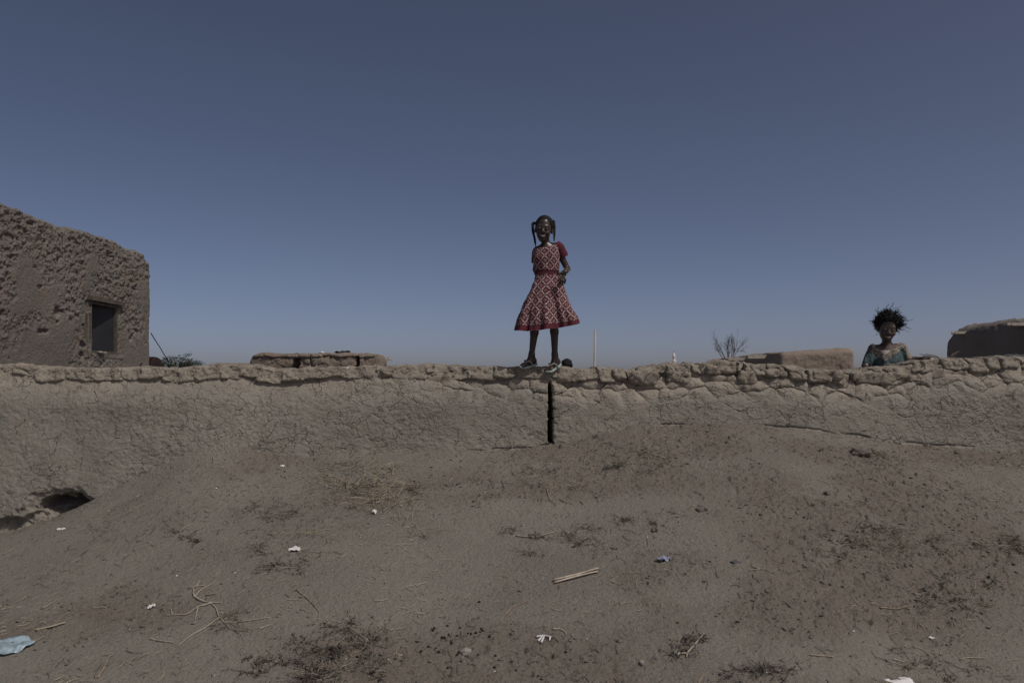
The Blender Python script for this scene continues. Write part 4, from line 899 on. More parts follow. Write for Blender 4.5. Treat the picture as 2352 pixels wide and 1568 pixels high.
hc2 = hair_cap(T2, R2, sc2_, g2, 'hair', 0.011, 0.066, -0.085, None, 0.013, 75)
rw = random.Random(14); a = Acc()
for k in range(900):
    v = np.array([rw.gauss(0, 1), rw.gauss(0.1, 0.7), abs(rw.gauss(0.35, 0.8))-0.45]); v /= np.linalg.norm(v)
    if (v[1] < -0.3 and v[2] < 0.42) or (v[1] < 0.0 and v[2] < -0.1): continue
    p = np.array([0, 0.018, 0.031])+v*np.array([0.070, 0.088, 0.079]); dirv = v*1.0+np.array([0.05, 0.05, 0.22]); Lh = rw.choice((0.015, 0.02, 0.026, 0.033, 0.045))*(1.9 if rw.random() < 0.14 else 1); pts = []
    f0 = rw.uniform(7, 16); ph = rw.uniform(0, 6)
    for q in range(13):
        t = q/12; cur = np.array([math.cos(f0*t+ph), math.sin(f0*t+ph), math.cos(f0*t*0.9+ph*2)])*0.0075*min(1, t*3)
        pts.append(T2+R2@((p+dirv*Lh*t+np.array([0.016*t*t, 0, -0.010*t*t])+cur)*sc2_))
    a.tube(pts, np.linspace(0.0042, 0.0009, 13)*rw.uniform(0.5, 1.2), 4)
a.build('curls', M['hair'], hc2)
# dress with V-shaped yoke
def yoke_mat():
    m, t, b = newmat('teal_dress_cloth'); k = NB(t); tc = k.n('ShaderNodeTexCoord').outputs['Object']; sp = k.n('ShaderNodeSeparateXYZ'); t.links.new(tc, sp.inputs[0]); x, z = sp.outputs[0], sp.outputs[2]
    vx, vz = dd(712, 1340)[0], dd(712, 1340)[2]; rx_, rz_ = dd(1190, 1015)[0], dd(1190, 1015)[2]; lx_, lz_ = dd(500, 1135)[0], dd(500, 1135)[2]
    right = k.m('GREATER_THAN', x, vx)
    zr = k.m('ADD', vz, k.m('MULTIPLY', k.m('SUBTRACT', x, vx), (rz_-vz)/(rx_-vx))); zl = k.m('ADD', vz, k.m('MULTIPLY', k.m('SUBTRACT', x, vx), (lz_-vz)/(lx_-vx)))
    edge = k.m('MAXIMUM', zr, zl); dist = k.m('SUBTRACT', z, edge)
    noise = k.noise(tc, 55, 3); vor = k.n('ShaderNodeTexVoronoi', feature='DISTANCE_TO_EDGE'); t.links.new(tc, vor.inputs['Vector']); vor.inputs['Scale'].default_value = 95
    pat = k.m('GREATER_THAN', vor.outputs['Distance'], 0.16)
    teal = k.mix(k.ramp(noise, 0.3, 0.7), (0.040, 0.068, 0.076), (0.085, 0.132, 0.140)); tan = k.mix(k.ramp(noise, 0.3, 0.7), (0.16, 0.13, 0.085), (0.30, 0.255, 0.185))
    band = k.mix(pat, (0.045, 0.045, 0.042), (0.44, 0.38, 0.30)); inner = k.mix(noise, (0.30, 0.26, 0.235), (0.42, 0.37, 0.34))
    c = k.mix(k.m('GREATER_THAN', dist, 0.0), teal, (0.015, 0.016, 0.016)); c = k.mix(k.m('GREATER_THAN', dist, 0.004), c, band); c = k.mix(k.m('GREATER_THAN', dist, 0.060), c, inner)
    sl_ = k.m('GREATER_THAN', x, rx_+0.002); c = k.mix(sl_, c, tan)
    sl2 = k.m('LESS_THAN', x, lx_); c = k.mix(sl2, c, k.mix(k.m('GREATER_THAN', z, lz_-0.005), (0.05, 0.085, 0.09), (0.075, 0.07, 0.062)))
    t.links.new(c, b.inputs['Base Color']); b.inputs['Roughness'].default_value = 0.85
    t.links.new(k.bump(k.noise(tc, 26, 3, 0.6, 0.6), 0.7, 0.02), b.inputs['Normal'])
    return m
M['teal'] = yoke_mat()
S = SDF((-0.30, -0.22, 0.28), (0.36, 0.26, 1.32), 0.005)
S.cone(dd(585, 1055, 0.02), dd(1140, 1040, 0.02), 0.044, 0.044, 0.03); S.ell((tc2[0], 0.02, tc2[2]-0.13), (0.128, 0.098, 0.16), 0.03); S.ell((tc2[0], 0.02, tc2[2]-0.35), (0.13, 0.10, 0.20), 0.03)
S.cone((tc2[0], 0.02, tc2[2]-0.4), (tc2[0], 0.02, 0.42), 0.13, 0.19, 0.03)
S.cone(dd(565, 1070, 0.02), dd(390, 1365, -0.01), 0.044, 0.040, 0.02); S.cone(dd(1160, 1055, 0.02), dd(1240, 1270, -0.005), 0.044, 0.044, 0.02)
# neckline
S.ell(dd(800, 985, -0.04), (0.100, 0.115, 0.042), 0.008, eul(0, -6, 0), True); S.ell(dd(800, 930, 0.0), (0.096, 0.08, 0.05), 0.008, None, True)
V, F = S.mesh(); V[:, 1] += 0.006*np.sin(V[:, 0]*70+4*fbm(V[:, 0]*9, V[:, 2]*9, 77, 2))*(V[:, 2] < tc2[2]-0.03)
mk('dress', V, F, M['teal'], g2)

# ---- small child mostly hidden behind the wall
Y3 = 10.4; g3 = empty('person', (PX(1300, Y3), Y3, 0.65), 'bent child in pink, only dark head top showing beside girl’s feet', 'person')
S = SDF((-0.25, -0.30, -0.02), (0.40, 0.30, 1.22), 0.008)
h3 = PZ(826, Y3)-0.65; T3 = np.array([0.004, -0.04, h3-0.105]); R3 = eul(24, 0, -20); add_head(S, T3, R3, 0.96)
S.cone(T3+np.array([0.01, 0.02, -0.06]), (0.07, 0.05, h3-0.20), 0.034, 0.04, 0.02)
S.ell((0.12, 0.06, h3-0.26), (0.11, 0.075, 0.13), 0.03, eul(0, 35, 0)); S.ell((0.14, 0.07, h3-0.45), (0.095, 0.075, 0.16), 0.03)
for s_ in (-1, 1):
    S.cone((0.14+s_*0.05, 0.07, h3-0.5), (0.12+s_*0.06, 0.03, 0.30), 0.06, 0.036, 0.02); S.cone((0.12+s_*0.06, 0.03, 0.30), (0.12+s_*0.06, 0.06, 0.05), 0.036, 0.023, 0.02); S.cone((0.12+s_*0.06, 0.07, 0.022), (0.12+s_*0.06, -0.07, 0.016), 0.024, 0.016, 0.01)
    S.cone((0.10+s_*0.09, 0.05, h3-0.20), (0.08+s_*0.12, -0.02, h3-0.40), 0.03, 0.022, 0.015); S.cone((0.08+s_*0.12, -0.02, h3-0.40), (0.04+s_*0.08, -0.14, h3-0.48), 0.022, 0.017, 0.01); S.ell((0.03+s_*0.07, -0.17, h3-0.49), (0.02, 0.028, 0.014), 0.01)
V, F = S.mesh(); mk('body', V, F, M['skin2'], g3); hair_cap(T3, R3, 0.96, g3, 'hair', 0.012, 0.045, -0.07, None, 0.018, 45)
S = SDF((-0.25, -0.20, 0.25), (0.45, 0.32, 1.20), 0.008)
S.ell((0.125, 0.06, h3-0.235), (0.135, 0.095, 0.125), 0.03, eul(0, 35, 0)); S.ell((0.14, 0.07, h3-0.45), (0.11, 0.09, 0.18), 0.03); S.cone((0.14, 0.07, h3-0.5), (0.13, 0.06, 0.40), 0.10, 0.15, 0.03)
V, F = S.mesh(); mk('dress', V, F, M['pink'], g3)

# ------------------------------------------------------------------ things on the wall and the slope
def wav(p0, p1, n, amp, rr_, lift=0.0):
    p0 = np.array(p0, float); p1 = np.array(p1, float); out = []
    for q in range(n):
        t = q/(n-1); p = p0+(p1-p0)*t; w_ = math.sin(math.pi*t); out.append(p+np.array([rr_.gauss(0, amp)*w_, rr_.gauss(0, amp)*w_, lift*w_]))
    return np.array(out)
def drape(P, up=0.004):
    P = np.asarray(P, float).copy(); z = tri_interp_z(P[:, 0], P[:, 1]); P[:, 2] = z+up+np.abs(P[:, 2]); return P
def pxpath(pts, up=0.004):
    return np.array([np.array(hit(*p))+np.array([0, 0, up]) for p in pts])
def dens(P, n=10):
    t0 = np.linspace(0, 1, len(P)); t1 = np.linspace(0, 1, n); Q = np.stack([np.interp(t1, t0, P[:, i_]) for i_ in range(3)], -1)
    z = tri_interp_z(Q[:, 0], Q[:, 1]); Q[:, 2] = np.maximum(Q[:, 2], z+0.003); return Q
def twig(name, strokes, mat, r_, label, cat='twig', up=0.006, sides=5):
    a = Acc()
    for st in strokes:
        Q = dens(pxpath(st, up), max(6, len(st)*4)); a.tube(Q, np.linspace(r_, r_*0.5, len(Q)), sides)
    o = a.build(name, M[mat], None); tag(o, label, cat); return o
# flat cane, split along its length
def cane(p0, p1, pm, w, label, name, mat, strips=2):
    root = empty(name, hit(*p0), label, 'stick'); L0 = np.array(hit(*p0))
    for q in range(strips):
        P = np.array([hit(p0[0]+q*2, p0[1]+q*4), hit(pm[0], pm[1]+q*4), hit(p1[0]-q*2, p1[1]+q*6)])
        lift = np.array([0.010+0.004*(1-q), 0.016, 0.010]); P[:, 2] += lift; Q = dens(P, 12); d_ = np.gradient(Q, axis=0); d_ /= np.linalg.norm(d_, axis=1)[:, None]
        sd = np.cross(d_, [0, -0.5, 1]); sd /= np.linalg.norm(sd, axis=1)[:, None]; up = np.cross(sd, d_); rows_ = []
        for k in range(8):
            an = math.pi*2*k/8; rows_.append(Q+sd*(w*math.cos(an))+up*(w*0.45*math.sin(an)))
        V = np.stack(rows_, 1).reshape(-1, 3)-L0; F = gridF(8, 12, True).tolist(); F += [list(range(8))[::-1], [88+k for k in range(8)]]
        mk('cane_strip', V, F, M[mat], root)
cane((1271, 1337), (1375, 1310), (1330, 1324), 0.0062, 'pale split cane lying on the slope below the girl', 'split_cane', 'twigp')
cane((82, 1455), (150, 1434), (115, 1446), 0.0055, 'straight pale stick lying beside the blue plastic sheet', 'straight_stick', 'straw', 1)
twig('forked_root', [[(445, 1365), (443, 1352), (452, 1348), (470, 1347)], [(443, 1365), (447, 1375), (470, 1385), (485, 1388), (497, 1400), (503, 1420), (515, 1432), (540, 1432), (570, 1428), (620, 1420)],
                     [(503, 1422), (470, 1445), (440, 1462), (408, 1488)], [(485, 1388), (455, 1400), (430, 1412), (380, 1415)], [(447, 1375), (460, 1358), (485, 1345), (495, 1338)], [(450, 1350), (460, 1335)], [(472, 1368), (500, 1364)], [(515, 1432), (530, 1447)], [(455, 1400), (448, 1425)], [(395, 1414), (393, 1402)], [(478, 1387), (510, 1388)]], 'twigp', 0.0034, 'pale forked dry root spread out on the lower left slope', 'root')
twig('curved_stick', [[(345, 1470), (365, 1473), (400, 1479)], ], 'twigp', 0.004, 'short curved stick below left of the pale forked root')
twig('brown_stick', [[(225, 1560), (240, 1535), (252, 1505)]], 'twig', 0.0045, 'thin brown stick standing out near the bottom left corner')
twig('thin_twig', [[(1160, 1413), (1175, 1398), (1195, 1390), (1215, 1381)], [(1160, 1413), (1150, 1432)]], 'twig', 0.003, 'thin curved stem on bare soil left below the split cane')
twig('pale_root', [[(1232, 1466), (1248, 1461), (1264, 1464)], [(1236, 1474), (1248, 1463)], [(1243, 1477), (1250, 1463)], [(1264, 1464), (1262, 1474)]], 'white', 0.0060, 'small white clawed root at the bottom centre', 'root')
twig('pale_root', [[(1270, 1449), (1285, 1446), (1297, 1453), (1300, 1460)]], 'twigp', 0.003, 'tiny pale root just above right of white clawed root', 'root')
twig('bent_root', [[(1553, 1505), (1578, 1502), (1590, 1488), (1605, 1472), (1618, 1459)], [(1578, 1502), (1577, 1512)], [(1560, 1503), (1556, 1512)]], 'twigp', 0.0055, 'bent pale root at the bottom right of centre', 'root')
twig('thin_twig', [[(1727, 1304), (1745, 1310), (1760, 1309), (1770, 1317)], [(1745, 1310), (1720, 1312)]], 'straw', 0.0035, 'thin yellow bent stem right of the violet plastic scrap')
twig('long_twig', [[(1185, 1232), (1210, 1236), (1235, 1234), (1275, 1224)]], 'twigp', 0.004, 'long pale stem lying in the middle of the slope')
twig('dry_twig', [[(1255, 1120), (1262, 1150), (1280, 1162)], [(1285, 1148), (1320, 1160)]], 'twig', 0.003, 'thin brown stem on slope below the slot')
twig('thin_twig', [[(1600, 1520+60), (1610, 1560), (1625, 1545)]], 'twig', 0.003, 'thin stem at the bottom edge right of centre')
twig('thin_twig', [[(2205, 1518), (2225, 1514), (2262, 1516)]], 'twigp', 0.003, 'long thin pale stem near the bottom right corner')
twig('thin_twig', [[(1860, 1507), (1890, 1508), (1915, 1513)]], 'twigp', 0.003, 'thin pale stem at the bottom, right of bent pale root')
twig('thin_twig', [[(2050, 1515), (2075, 1522)]], 'twigp', 0.003, 'short pale stem just above the white plastic at bottom edge')
twig('dry_twig', [[(2020, 1398), (2060, 1402), (2090, 1392)]], 'twig', 0.0035, 'dark brown curved stem left of the lower dark weed mat')
twig('branching_twig', [[(680, 1355), (700, 1372), (722, 1392), (735, 1408)], [(722, 1392), (738, 1375)], [(735, 1408), (730, 1425)], [(700, 1372), (688, 1374)]], 'twig', 0.003, 'thin branching stem right of the pale forked root')
# forked twig stuck in wall top
a = Acc(); q = np.array([PX(884, 6.15), 6.15, PZ(842, 6.15)]); a.tube([q, q+[0.012, 0, 0.035], q+[0.026, 0, 0.07], q+[0.032, 0, 0.085]], [0.008, 0.008, 0.007, 0.006], 6); a.tube([q+[0.022, 0, 0.055], q+[0.045, 0, 0.052], q+[0.062, 0, 0.050]], [0.005, 0.004, 0.003], 5)
o = a.build('forked_twig', M['twigp'], None); tag(o, 'short forked twig sticking up from wall top right of parapet', 'twig')

def flat(name, mat, px, py, w, h, dpt, seed, label, cat, rot=0.0, res=12):
    p = hit(px, py); return crumple(name, M[mat], (p[0], p[1], p[2]-0.002), w, h, dpt, seed, label, cat, rot, res, tilt=0.28)
flat('blue_plastic_sheet', 'bluebag', 30, 1487, 0.105, 0.020, 0.085, 12, 'pale blue crumpled plastic sheet at the lower left edge', 'plastic', 0.2, 16)
flat('white_plastic_scrap', 'white', 349, 1397, 0.022, 0.022, 0.020, 13, 'small whitish scrap left of the pale forked root', 'plastic')
flat('white_paper_scrap', 'white', 677, 1266, 0.040, 0.020, 0.022, 14, 'white paper scrap on left slope above the grey weeds', 'paper')
flat('white_tissue', 'white', 860, 1180, 0.018, 0.030, 0.016, 15, 'small white tissue just below the pale dry straw heap', 'paper')
flat('white_paper_scrap', 'white', 648, 1070, 0.020, 0.010, 0.012, 16, 'tiny white scrap at the foot of the wall, left', 'paper')
flat('violet_plastic_scrap', 'violetbag', 1526, 1287, 0.045, 0.022, 0.028, 17, 'greyish violet plastic scrap right of the split cane', 'plastic', 0.5)
flat('white_plastic_sheet', 'white', 2065, 1566, 0.075, 0.012, 0.030, 18, 'white plastic sheet cut by the bottom edge at right', 'plastic', -0.1)
flat('white_plastic_scrap', 'white', 140, 1276-60, 0.034, 0.014, 0.016, 19, 'glassy white scrap on the ground just below the wall hole', 'plastic')
flat('grey_plastic_scrap', 'greycloth', 1690, 1292, 0.040, 0.008, 0.014, 20, 'thin dark scrap right of the violet plastic scrap', 'plastic')
flat('white_bone_chip', 'white', 2138, 1466, 0.018, 0.008, 0.008, 22, 'small white chip on bare soil in lower right', 'chip')
crumple('white_plastic_scrap', M['white'], (PX(800, 6.2), 6.12, PZ(846, 6.1)-0.005), 0.035, 0.02, 0.03, 24, 'small white scrap on wall top before the parapet', 'plastic')
crumple('grey_plastic_scrap', M['stone'], (PX(862, 6.2), 6.12, PZ(843, 6.1)-0.005), 0.03, 0.02, 0.03, 25, 'greyish scrap on wall top beside the forked twig', 'plastic')
# clods
def clod(px, py, w, d_, h, seed, label, mat='clod', name='mud_clod', cat='clod'):
    p = hit(px, py); V, F = rbox(w, d_, h, (18, 16, 12), 5.0, w*0.7, 0.9/w, seed); o = mk(name, V, F, M[mat], None, loc=(p[0], p[1], p[2]+h*0.45)); o.rotation_euler = (0.35, 0.1, seed); tag(o, label, cat)
clod(1975, 1046, 0.065, 0.05, 0.030, 3, 'large mud clod on the right slope below the wall')
clod(1612, 1172, 0.026, 0.034, 0.020, 5, 'dark mud clod in the middle of the right slope', 'clod')
clod(1070, 1498, 0.020, 0.016, 0.014, 7, 'small grey stone among the dark droppings', 'stone', 'stone', 'stone')
clod(808, 1166, 0.016, 0.014, 0.014, 8, 'small dark clod left of the pale dry straw heap')
clod(1505, 1300-80, 0.018, 0.014, 0.012, 9, 'small clod on the slope above the violet plastic')
clod(1900, 1135, 0.018, 0.016, 0.014, 10, 'small dark clod on the right slope left of big clod')
clod(1475, 1575-50, 0.016, 0.012, 0.010, 11, 'pale pebble near bottom, right of white clawed root', 'stone', 'pebble', 'stone')
# goat droppings
drops = [(992, 1447), (998, 1443), (1016, 1467), (1021, 1467), (1031, 1460), (1028, 1438), (1037, 1478), (1037, 1474), (1050, 1461), (1057, 1444), (1093, 1455), (1103, 1453), (1109, 1450), (1082, 1456), (1075, 1456), (1094, 1455), (1106, 1446), (984, 1486), (1001, 1490), (1008, 1502), (1050, 1505), (1055, 1501), (1059, 1520), (1028, 1534), (1098, 1505), (1136, 1534), (1138, 1508), (1185, 1543), (967, 1496), (1101, 1384), (1125, 1464), (995, 1452)]
Vd, Fd = rbox(0.0062, 0.0054, 0.0054, (5, 5, 5), 2.3, 0.002, 60, 3); dmesh = None
for q, (px, py) in enumerate(drops):
    p = hit(px, py)
    if dmesh is None: o = mk('goat_dropping', Vd, Fd, M['dung'], None); dmesh = o.data
    else: o = bpy.data.objects.new('goat_dropping', dmesh); C.objects.link(o)
    o.location = (p[0], p[1], p[2]+0.0035); o.rotation_euler = (0, 0, q*1.3); sc3 = 0.8+0.4*rng.random(); o.scale = (sc3, sc3, sc3)
    tag(o, 'small round dark goat dropping on the bare soil at bottom centre', 'dropping', 'goat droppings scattered at the bottom centre')
# weeds
def weed(px, py, wp, hp, n, mat, label, seed, flatn=0.35, L0=0.06, leafy=0.0, name='dry_weed', r_=0.00095, mat2=None):
    rr_ = random.Random(seed); p = np.array(hit(px, py)); root = empty(name, tuple(p), label, 'weed'); a_ = Acc(); ap_ = Acc(); lf = Acc()
    cl_ = [(rr_.gauss(0, 0.40), rr_.gauss(0, 0.40), rr_.uniform(0.05, 0.16)) for _ in range(max(3, n//16))]
    for k in range(int(n*1.0)):
        cu = rr_.choice(cl_); u, v = cu[0]+rr_.gauss(0, cu[2]), cu[1]+rr_.gauss(0, cu[2]); q = hit(px+u*wp, min(py+v*hp, 1600)); q = np.array([q[0], q[1], q[2]+0.002])
        an = rr_.uniform(0, 2*math.pi); Lk = L0*rr_.choice((0.4, 0.6, 0.8, 1.2, 1.9)); dv = np.array([math.cos(an), math.sin(an), rr_.uniform(0.0, flatn)*1.2]); pts = [q]
        for s_ in range(5):
            dv = dv+np.array([rr_.gauss(0, 0.13), rr_.gauss(0, 0.13), rr_.gauss(-0.03, 0.10)]); dv /= np.linalg.norm(dv); pts.append(pts[-1]+dv*Lk/5)
        P_ = np.array(pts); zz = tri_interp_z(P_[:, 0], P_[:, 1]); P_[:, 2] = np.maximum(P_[:, 2], zz+0.002)
        (ap_ if rr_.random() < 0.28 else a_).tube(P_-p, np.linspace(r_*rr_.uniform(0.8, 1.4), r_*0.5, 6), 4, False)
        if rr_.random() < leafy:
            for s_ in range(6):
                c = P_[rr_.randint(1, 5)]-p+np.array([rr_.gauss(0, 0.006) for _ in range(3)])+[0, 0, 0.004]; e1 = np.array([rr_.gauss(0, 1), rr_.gauss(0, 1), rr_.gauss(0, 0.6)]); e1 /= np.linalg.norm(e1); e2 = np.cross(e1, [0.1, 0.3, 0.9]); l_ = rr_.uniform(0.004, 0.009)
                lf.add([c-e1*l_, c+e2*l_*0.5, c+e1*l_, c-e2*l_*0.5], [[0, 1, 2, 3]])
    tag(a_.build('stems', M[mat], root), kind='stuff')
    if ap_.n: tag(ap_.build('pale_stems', M['twigp'], root), kind='stuff')
    if lf.n: tag(lf.build('leaves', M[mat2 or mat], root, False), kind='stuff')
weed(858, 1116, 125, 75, 380, 'pale_weed', 'pale dry straw heap on the slope left of centre', 1, 0.7, 0.10, 0.15, 'straw_heap', 0.0019, 'grey_weed')
weed(845, 1135, 110, 46, 120, 'grey_weed', 'greyish weed under lower part of the pale straw heap', 2, 0.4, 0.07, 0.4, mat2='grey_weed')
weed(618, 1174, 72, 44, 150, 'dark_weed', 'dark bristly weed tuft left below the mound at the wall', 3, 0.5, 0.05, 0.3, mat2='grey_weed')
weed(710, 1220, 130, 30, 46, 'pale_weed', 'sprawling pale stems below dark bristly tuft', 4, 0.25, 0.10)
weed(640, 1300, 90, 60, 110, 'dark_weed', 'dark weed patch under the white paper scrap', 5, 0.25, 0.05, 0.5)
weed(1235, 1100, 180, 50, 150, 'grey_weed', 'matted grey dry weed below the slot in the wall', 6, 0.35, 0.06, 0.2)
weed(1270, 1112, 110, 36, 60, 'pale_weed', 'pale stems tangled in the grey weed below the slot', 7, 0.4, 0.07)
weed(1475, 1045, 130, 40, 110, 'grey_weed', 'grey weed scatter on the mound right of slot', 8, 0.3, 0.05, 0.3)
weed(1415, 1075, 50, 36, 60, 'dark_weed', 'small dark weed tuft right of the slot’s foot', 9, 0.6, 0.05, 0.4)
weed(2025, 1050, 110, 40, 110, 'dark_weed', 'dark dry weed right behind the large mud clod', 10, 0.4, 0.05, 0.4)
weed(2045, 1240, 190, 70, 260, 'dark_weed', 'large dark weed mat on the right slope', 11, 0.3, 0.06, 0.5, mat2='grey_weed')
weed(2070, 1250, 150, 60, 60, 'pale_weed', 'pale stems lying across the large dark weed mat', 12, 0.3, 0.06)
weed(2140, 1360, 200, 60, 150, 'dark_weed', 'lower dark weed mat near the right edge', 13, 0.25, 0.05, 0.5)
weed(2330, 1260, 60, 36, 110, 'dark_weed', 'dark bristly weed cut by the right edge', 14, 0.4, 0.06, 0.3)
weed(2235, 1362, 44, 30, 40, 'pale_weed', 'small whitish tuft right of the lower dark weed mat', 15, 0.5, 0.04)
weed(770, 1470, 170, 70, 150, 'dark_weed', 'spread dark leafy weed in the lower left foreground', 16, 0.35, 0.06, 0.9)
weed(870, 1480, 70, 90, 90, 'dark_weed', 'dark upright weed bundle left of the goat droppings', 17, 0.7, 0.09, 0.6)
weed(690, 1545, 230, 40, 170, 'dark_weed', 'dark leafy weed along the bottom edge at left', 18, 0.35, 0.06, 0.9)
weed(560, 1440, 110, 40, 60, 'grey_weed', 'grey twiggy weed at foot of the pale forked root', 19, 0.35, 0.06, 0.5)
weed(1545, 1490, 90, 50, 80, 'dark_weed', 'dark weed scrap left of the bent pale root', 20, 0.35, 0.05, 0.7)
weed(1330, 1235, 150, 50, 110, 'grey_weed', 'grey weed litter in the middle of the slope', 21, 0.25, 0.05, 0.5)
weed(1200, 1235, 130, 36, 70, 'dark_weed', 'dark weed litter around the long pale stem', 22, 0.25, 0.05, 0.5)
weed(1460, 1195, 100, 40, 70, 'grey_weed', 'small grey weed litter right of slope centre', 23, 0.25, 0.05, 0.4)
weed(410, 1316-80, 70, 20, 40, 'dark_weed', 'small dark weed tuft on bare left slope', 24, 0.4, 0.04, 0.9)
weed(968, 1215, 40, 26, 40, 'grey_weed', 'small twiggy tuft left of the long pale stem', 25, 0.6, 0.05)
weed(1760, 1545, 120, 40, 90, 'dark_weed', 'dark weed scatter at the bottom right of the bent root', 26, 0.3, 0.05, 0.6)
weed(2120, 1520, 160, 50, 90, 'grey_weed', 'sparse grey weed above the white plastic at bottom', 27, 0.25, 0.05, 0.5)
weed(1165, 1028, 22, 14, 26, 'dark_weed', 'tiny dark tuft at the wall foot left of slot', 28, 0.8, 0.03, 0.5)

# ------------------------------------------------------------------ loose cover nobody could count
def scatter_pts(n, seed, ylo=3.15, yhi=5.93):
    r_ = np.random.RandomState(seed); yv = r_.uniform(ylo, yhi, n); xv = r_.uniform(-1, 1, n)*(yv*0.66+0.1); return xv, yv, r_
# soil flakes
n = 7000; xv, yv, r_ = scatter_pts(n, 5); zc, cr = ground_z(xv, yv); keepm = r_.rand(n) < 0.12+0.88*cr; xv, yv, zc = xv[keepm], yv[keepm], zc[keepm]; n = len(xv)
sz = 0.003+0.010*r_.rand(n)**3; base = np.array([[-1, -0.6, 0], [0.2, -1, 0], [1, -0.1, 0], [0.5, 0.9, 0], [-0.7, 0.7, 0]]); tops = base*0.92+np.array([0, 0, 0.18])
shape = np.concatenate([base-np.array([0, 0, 0.06]), tops]); ang_ = r_.uniform(0, 2*math.pi, n); P = np.repeat(shape[None], n, 0)*sz[:, None, None]*(1+0.5*(r_.rand(n, 10, 1)-0.5))
P[:, :, 2] *= r_.uniform(0.7, 1.8, n)[:, None]
ca, sa = np.cos(ang_)[:, None], np.sin(ang_)[:, None]; X = P[:, :, 0]*ca-P[:, :, 1]*sa; Yy = (P[:, :, 0]*sa+P[:, :, 1]*ca); tlx, tly = r_.uniform(-0.15, 0.30, (n, 1)), r_.uniform(-0.30, 0.35, (n, 1))
Zz = P[:, :, 2]+X*tlx+Yy*tly
V = np.stack([X+xv[:, None], Yy+yv[:, None], Zz+zc[:, None]+0.0015], -1).reshape(-1, 3)
fq = []
for k in range(5): fq.append([k, (k+1) % 5, 5+(k+1) % 5, 5+k])
fq = np.array(fq+[[5, 6, 7, 8], [5, 8, 9, 9]][:1]); ft = np.array([[5, 8, 9]])
Fq = (fq[None]+10*np.arange(n)[:, None, None]).reshape(-1, 4); Ft = (ft[None]+10*np.arange(n)[:, None, None]).reshape(-1, 3)
Ftri = np.concatenate([Fq[:, [0, 1, 2]], Fq[:, [0, 2, 3]], Ft])
o = mk('soil_flakes', V, Ftri, M['clod'], None, False); tag(o, 'loose grey-brown soil flakes strewn over the slope', 'soil', kind='stuff')
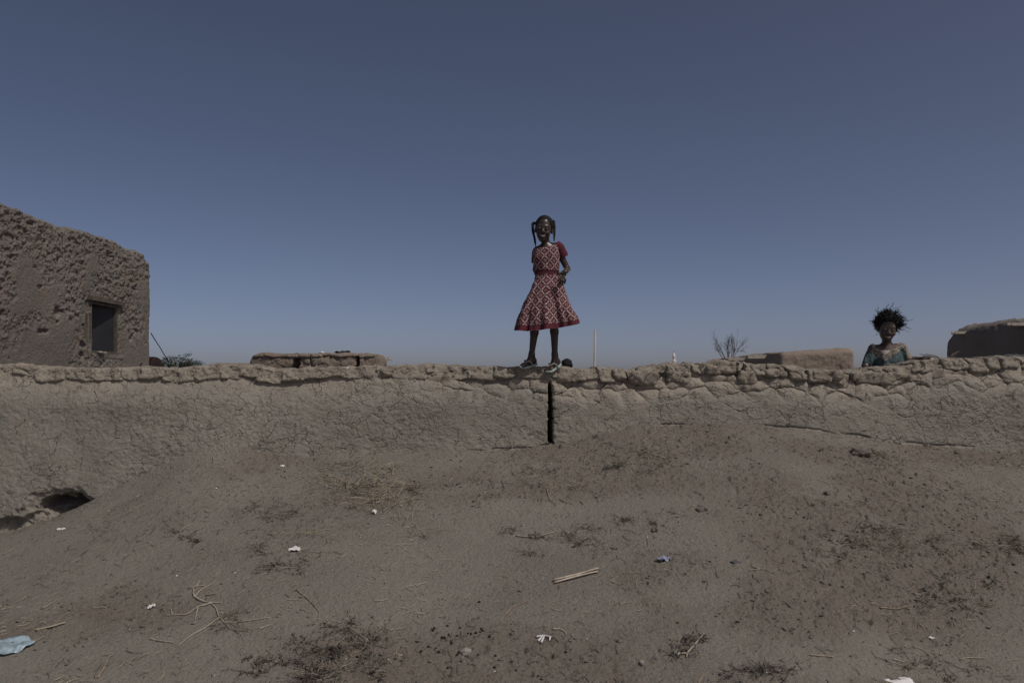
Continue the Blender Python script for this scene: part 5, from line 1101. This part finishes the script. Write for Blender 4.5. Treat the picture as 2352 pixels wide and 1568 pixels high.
# straw and stem litter
def litter(name, n, seed, mat, L0, r0, label, clump=None):
    xv, yv, r_ = scatter_pts(n*3, seed); dn = fbm(xv*1.6, yv*2.2, seed+3, 3); kk = np.argsort(-(dn+0.7*r_.rand(len(xv))))[:n]; xv, yv = xv[kk], yv[kk]
    L = L0*(0.3+1.4*r_.rand(n)**2); an = r_.uniform(0, 2*math.pi, n); t = np.linspace(-0.5, 0.5, 4); bend = r_.uniform(-0.35, 0.35, n)
    lx = xv[:, None]+L[:, None]*(np.cos(an)[:, None]*t-np.sin(an)[:, None]*bend[:, None]*(t*t*2)); ly = yv[:, None]+L[:, None]*(np.sin(an)[:, None]*t+np.cos(an)[:, None]*bend[:, None]*(t*t*2))
    ly = np.minimum(ly, 5.94)
    lz = ground_z(lx.ravel(), ly.ravel())[0].reshape(lx.shape)+0.003+0.006*r_.rand(n, 1); rr_ = r0*(0.6+0.8*r_.rand(n))
    ox = -np.sin(an)[:, None]*rr_[:, None]; oy = np.cos(an)[:, None]*rr_[:, None]
    A_ = np.stack([lx+ox, ly+oy, lz], -1); B_ = np.stack([lx-ox, ly-oy, lz], -1); Cc = np.stack([lx, ly, lz+rr_[:, None]*1.6], -1)
    V = np.stack([A_, B_, Cc], 2).reshape(-1, 3); F1 = []
    for s_ in range(3):
        for e in range(3): F1.append([s_*3+e, s_*3+(e+1) % 3, (s_+1)*3+(e+1) % 3, (s_+1)*3+e])
    F = (np.array(F1)[None]+12*np.arange(n)[:, None, None]).reshape(-1, 4)
    o = mk(name, V, F, M[mat], None, False); tag(o, label, 'litter', kind='stuff')
litter('straw_litter', 1300, 21, 'straw', 0.040, 0.0013, 'short pale straw bits strewn over the slope')
litter('stem_litter', 1800, 33, 'grey_weed', 0.045, 0.0013, 'short grey dry stems strewn over the slope')
litter('dark_litter', 900, 47, 'dark_weed', 0.020, 0.0013, 'dark dry weed crumbs strewn over the slope')
# white flecks
n = 160; xv, yv, r_ = scatter_pts(n, 77); a = Acc()
for k in range(n):
    z = gz(xv[k], yv[k]); s_ = 0.0025+0.004*r_.rand()**2; an = r_.uniform(0, 6.28); c, s3 = math.cos(an)*s_, math.sin(an)*s_
    a.add([(xv[k]+c, yv[k]+s3, z+0.004), (xv[k]-s3*0.7, yv[k]+c*0.7, z+0.005), (xv[k]-c, yv[k]-s3, z+0.004), (xv[k]+s3*0.7, yv[k]-c*0.7, z+0.003+s_)], [[0, 1, 2, 3]])
o = a.build('pale_flecks', M['white'], None, False); tag(o, 'tiny pale flecks of litter on the soil', 'litter', kind='stuff')
# straw set in the plaster
wy = lambda x, z: float(Vw[np.argmin((Vw[:, 0]-x)**2+(Vw[:, 2]-z)**2), 1])
a = Acc()
fixed = [((553, 982), (562, 994)), ((297, 1032), (298, 1045)), ((1422, 1060-6), (1428, 1046)), ((1938, 948), (1950, 946)), ((2012, 968), (2020, 952)), ((1362, 930), (1370, 925))]
rs = random.Random(3)
for k in range(90):
    x0 = rs.uniform(20, 2330); y1 = base_px(x0); y0 = top_px(x0)+40; yy = rs.uniform(y0, y1-12); an = rs.uniform(0, 3.14); l_ = rs.uniform(2, 6); fixed.append(((x0, yy), (x0+l_*math.cos(an), yy+l_*math.sin(an))))
for (p, q) in fixed:
    P = []
    for (px, py) in (p, q):
        x = PX(px, 5.98); z = PZ(py, 5.98); P.append((x, wy(x, z)-0.003, z))
    if abs(P[0][1]-P[1][1]) > 0.05: continue
    a.tube(P, 0.0018, 4)
o = a.build('wall_straw', M['straw'], wall); o.location = (0, -6.2, -0.6); o['kind'] = 'stuff'
